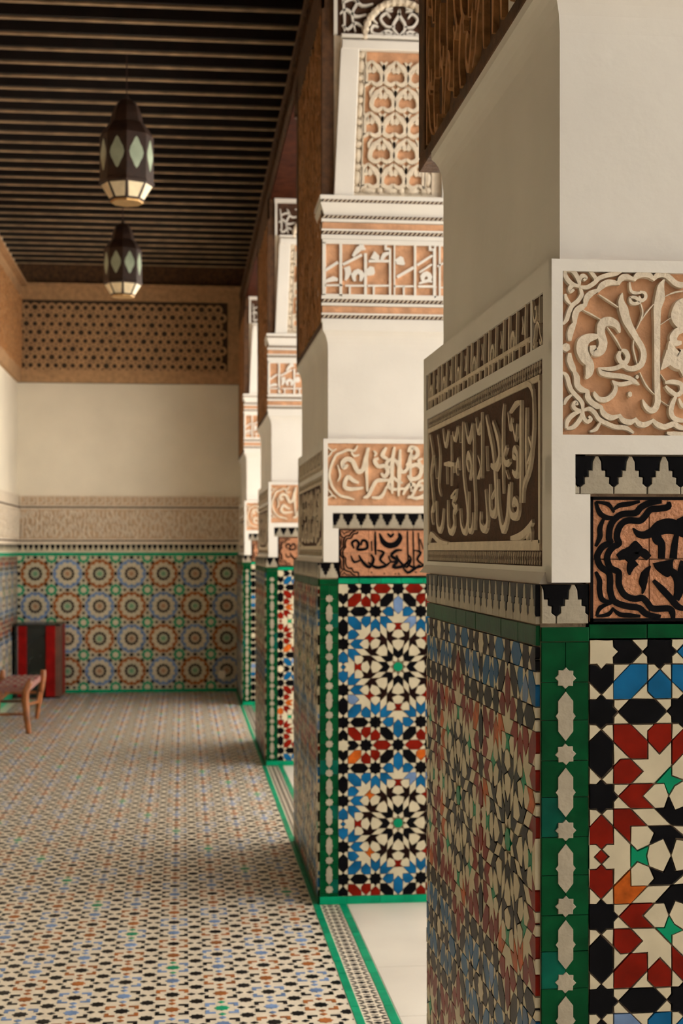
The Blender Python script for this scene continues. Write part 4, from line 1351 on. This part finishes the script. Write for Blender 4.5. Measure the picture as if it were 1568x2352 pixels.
# ------------------------------------------------------------------ lanterns
def make_lantern(px, Y, zb, label):
    x = on_y(px, 400, Y)[0]
    root = empty('lantern', (x, Y, zb), label, 'lantern', 'lanterns hanging from the beamed ceiling')
    c = (x, Y, zb)
    rot = math.atan2(-Y, -x)      # an edge towards the gallery's near end
    r8 = .170
    b = MB(); b.lathe(c, [(r8 * .93, .115), (r8 * 1.03, .118), (r8 * 1.03, .130), (r8, .135), (r8, .42), (r8 * .97, .425)], 'metal', 8, rot)
    body = b.build('body', root)
    b = MB(); b.lathe(c, [(r8 * .97, .425), (r8 * .84, .465), (r8 * .68, .50), (r8 * .62, .505), (r8 * .56, .56), (r8 * .46, .61), (r8 * .30, .645), (.012, .665)], 'metal', 8, rot)
    b.build('dome', root)
    b = MB(); b.lathe(c, [(.014, .655), (.016, .67), (.008, .68), (.004, .69), (.004, 4.95 - zb)], 'metal', 8)
    b.build('hanging_rod', root)
    b = MB(); b.lathe(c, [(r8 * .60, 0), (r8 * .62, .008), (r8 * .62, .012), (r8 * .56, .014)], 'brass', 8, rot)
    b.build('base_ring', root)
    b = MB(); b.lathe(c, [(r8 * .60, .010), (r8 * .99, .118)], 'metal', 8, rot, cap=True)
    b.build('lower_frame', root)
    for k in range(8):
        t = rot + math.pi / 8 + k * math.pi / 4
        ap = r8 * math.cos(math.pi / 8)
        n = Vector((math.cos(t), math.sin(t), 0)); u = Vector((-math.sin(t), math.cos(t), 0))
        fr = Frame(Vector(c) + n * ap, u, Vector((0, 0, 1)), n)
        q = []
        for i in range(16):
            a = 2 * math.pi * i / 16
            rr = 1 + .10 * math.cos(4 * a)
            q.append((.044 * rr * math.copysign(abs(math.cos(a)) ** 1.25, math.cos(a)), .29 + .092 * rr * math.copysign(abs(math.sin(a)) ** 1.1, math.sin(a))))
        MB().poly(fr, q, -.002, .002, 'glass').build('window_pane', root)
        a0, a1 = r8 * .60 * math.cos(math.pi / 8), r8 * .99 * math.cos(math.pi / 8)
        vv = (n * (a1 - a0) + Vector((0, 0, .108))).normalized()
        nn = u.cross(vv)
        fr = Frame(Vector(c) + n * a0 + Vector((0, 0, .010)), u, vv, nn)
        Ls = math.hypot(a1 - a0, .108)
        MB().poly(fr, [(-.030, .018), (.030, .018), (.052, Ls - .012), (-.052, Ls - .012)], 0, .003, 'glass_low').build('lower_pane', root)
    return root


make_lantern(291, 9.5, 3.80, 'larger brown metal lantern with pale lozenge windows, hanging nearer under the beams')
make_lantern(282, 13.4, 3.86, 'smaller brown metal lantern hanging behind the larger one before the wood frieze')

# ------------------------------------------------------------------ bench with woven seat
fx, fy = on_floor(66, 1684)
rx, ry = on_floor(84, 1651)
bw = .30
root = empty('bench', (fx - bw / 2, (fy + ry) / 2, 0), 'low wooden bench with curved legs and a red woven seat at the left edge', 'bench')


def leg(x, y, dx, dy, name='leg'):
    MB().tube([(x, y, 0), (x - dx * .015, y - dy * .01, .12), (x - dx * .03, y, .28), (x - dx * .028, y, .36), (x - dx * .0, y + dy * .02, .43), (x + dx * .01, y + dy * .03, .455)], [.021, .028, .032, .033, .030, .020], 'stool', 10).build(name, root)


def leg_rear(x, y):
    MB().tube([(x, y, 0), (x + .02, y, .15), (x + .045, y, .30), (x + .06, y + .01, .40), (x + .062, y + .02, .46)], [.019, .025, .029, .029, .023], 'stool', 10).build('leg', root)


leg(fx, fy, 1, 1); leg(fx - bw, fy, -1, 1)
leg_rear(rx, ry); leg_rear(rx - bw - .08, ry)
for z, m in ((.28, 'wood'), (.165, 'stool')):
    MB().tube([(fx - bw + .02, fy, z), (fx - .02, fy, z)], .013, m, 8).build('stretcher', root)
MB().tube([(fx - .02, fy, .25), (fx + .02, (fy + ry) / 2, .215), (rx + .03, ry, .25)], .013, 'stool', 8).build('stretcher', root)
MB().tube([(fx - bw, fy, .25), (fx - bw, ry, .25)], .013, 'stool', 8).build('stretcher', root)
MB().tube([(rx - bw, ry, .25), (rx, ry, .25)], .013, 'stool', 8).build('stretcher', root)
seat = MB(); seat.box(fx - bw + .01, fx + .0, fy + .0, ry + .0, .36, .405, 'weave')
so = seat.build('seat', root)
wv = MB()
nx_, ny_ = 11, 24
for i in range(nx_):
    for j in range(ny_):
        x0 = fx - bw + .01 + i * (bw - .01) / nx_; y0 = fy + j * (ry - fy) / ny_
        w_, d_ = (bw - .01) / nx_, (ry - fy) / ny_
        h = .006 if (i + j) % 2 else .011
        wv.rect(FLOOR_F, x0 + w_ * .06, x0 + w_ * .94, y0 + d_ * .06, y0 + d_ * .94, .405, .405 + h, ('weave', 'brown', 'cabinet_red', 'beige')[(i * 7 + j * 3 + i * j) % 4] if (i + 2 * j) % 3 == 0 else 'weave')
for i in range(nx_):
    x0 = fx - bw + .01 + i * (bw - .01) / nx_; w_ = (bw - .01) / nx_
    wv.rect(front_frame(0, fy), x0 + w_ * .06, x0 + w_ * .94, .362, .404, 0, .008, 'weave')
wv.build('weave_strands', so, kind='stuff')

# ------------------------------------------------------------------ red cabinet
xa, xb = on_y(33, 1500, 16.12)[0], on_y(137, 1500, 16.12)[0]
root = empty('cabinet', ((xa + xb) / 2, 16.35, 0), 'low dark red cabinet with black front panel standing against the mosaic wall', 'cabinet')
y0, y1, zt = 16.12, 16.66, .80
b = MB(); b.box(xa, xb, y0 + .03, y1, .02, zt - .02, 'cabinet_dark'); b.box(xa + .01, xb - .01, y0 + .04, y1 - .02, 0, .02, 'cabinet_dark'); b.build('body', root)
fc = front_frame(0, y0 + .03)
ww = xb - xa
for a, b_ in ((0, .07), (.07, .27), (.69, .90)):
    m = 'cabinet_dark' if a == 0 else 'cabinet_red'
    MB().rect(fc, xa + a * ww, xa + b_ * ww, .02, zt - .02, 0, .03, m, .004).build('post', root)
MB().rect(fc, xa + .27 * ww, xa + .69 * ww, .03, zt - .04, 0, .008, 'cabinet_dark', .003).build('front_panel', root)
MB().rect(fc, xa + .33 * ww, xa + .64 * ww, .50, .68, .008, .012, 'glass', .003) if False else None
MB().rect(fc, xa + .90 * ww, xb, .02, zt - .02, 0, .024, 'cabinet_brown', .003).build('edge_strip', root)
b = MB(); b.box(xa - .01, xb + .01, y0 - .005, y1 + .01, zt - .02, zt, 'cabinet_dark'); b.build('top', root)
fr = Frame((xb, 0, 0), (0, 1, 0), (0, 0, 1), (1, 0, 0))
MB().rect(fr, y0 + .04, y0 + .25, .02, zt - .02, 0, .012, 'cabinet_brown').build('side_panel', root)
MB().rect(fr, y0 + .27, y1, .02, zt - .02, 0, .016, 'cabinet_red').build('side_panel', root)
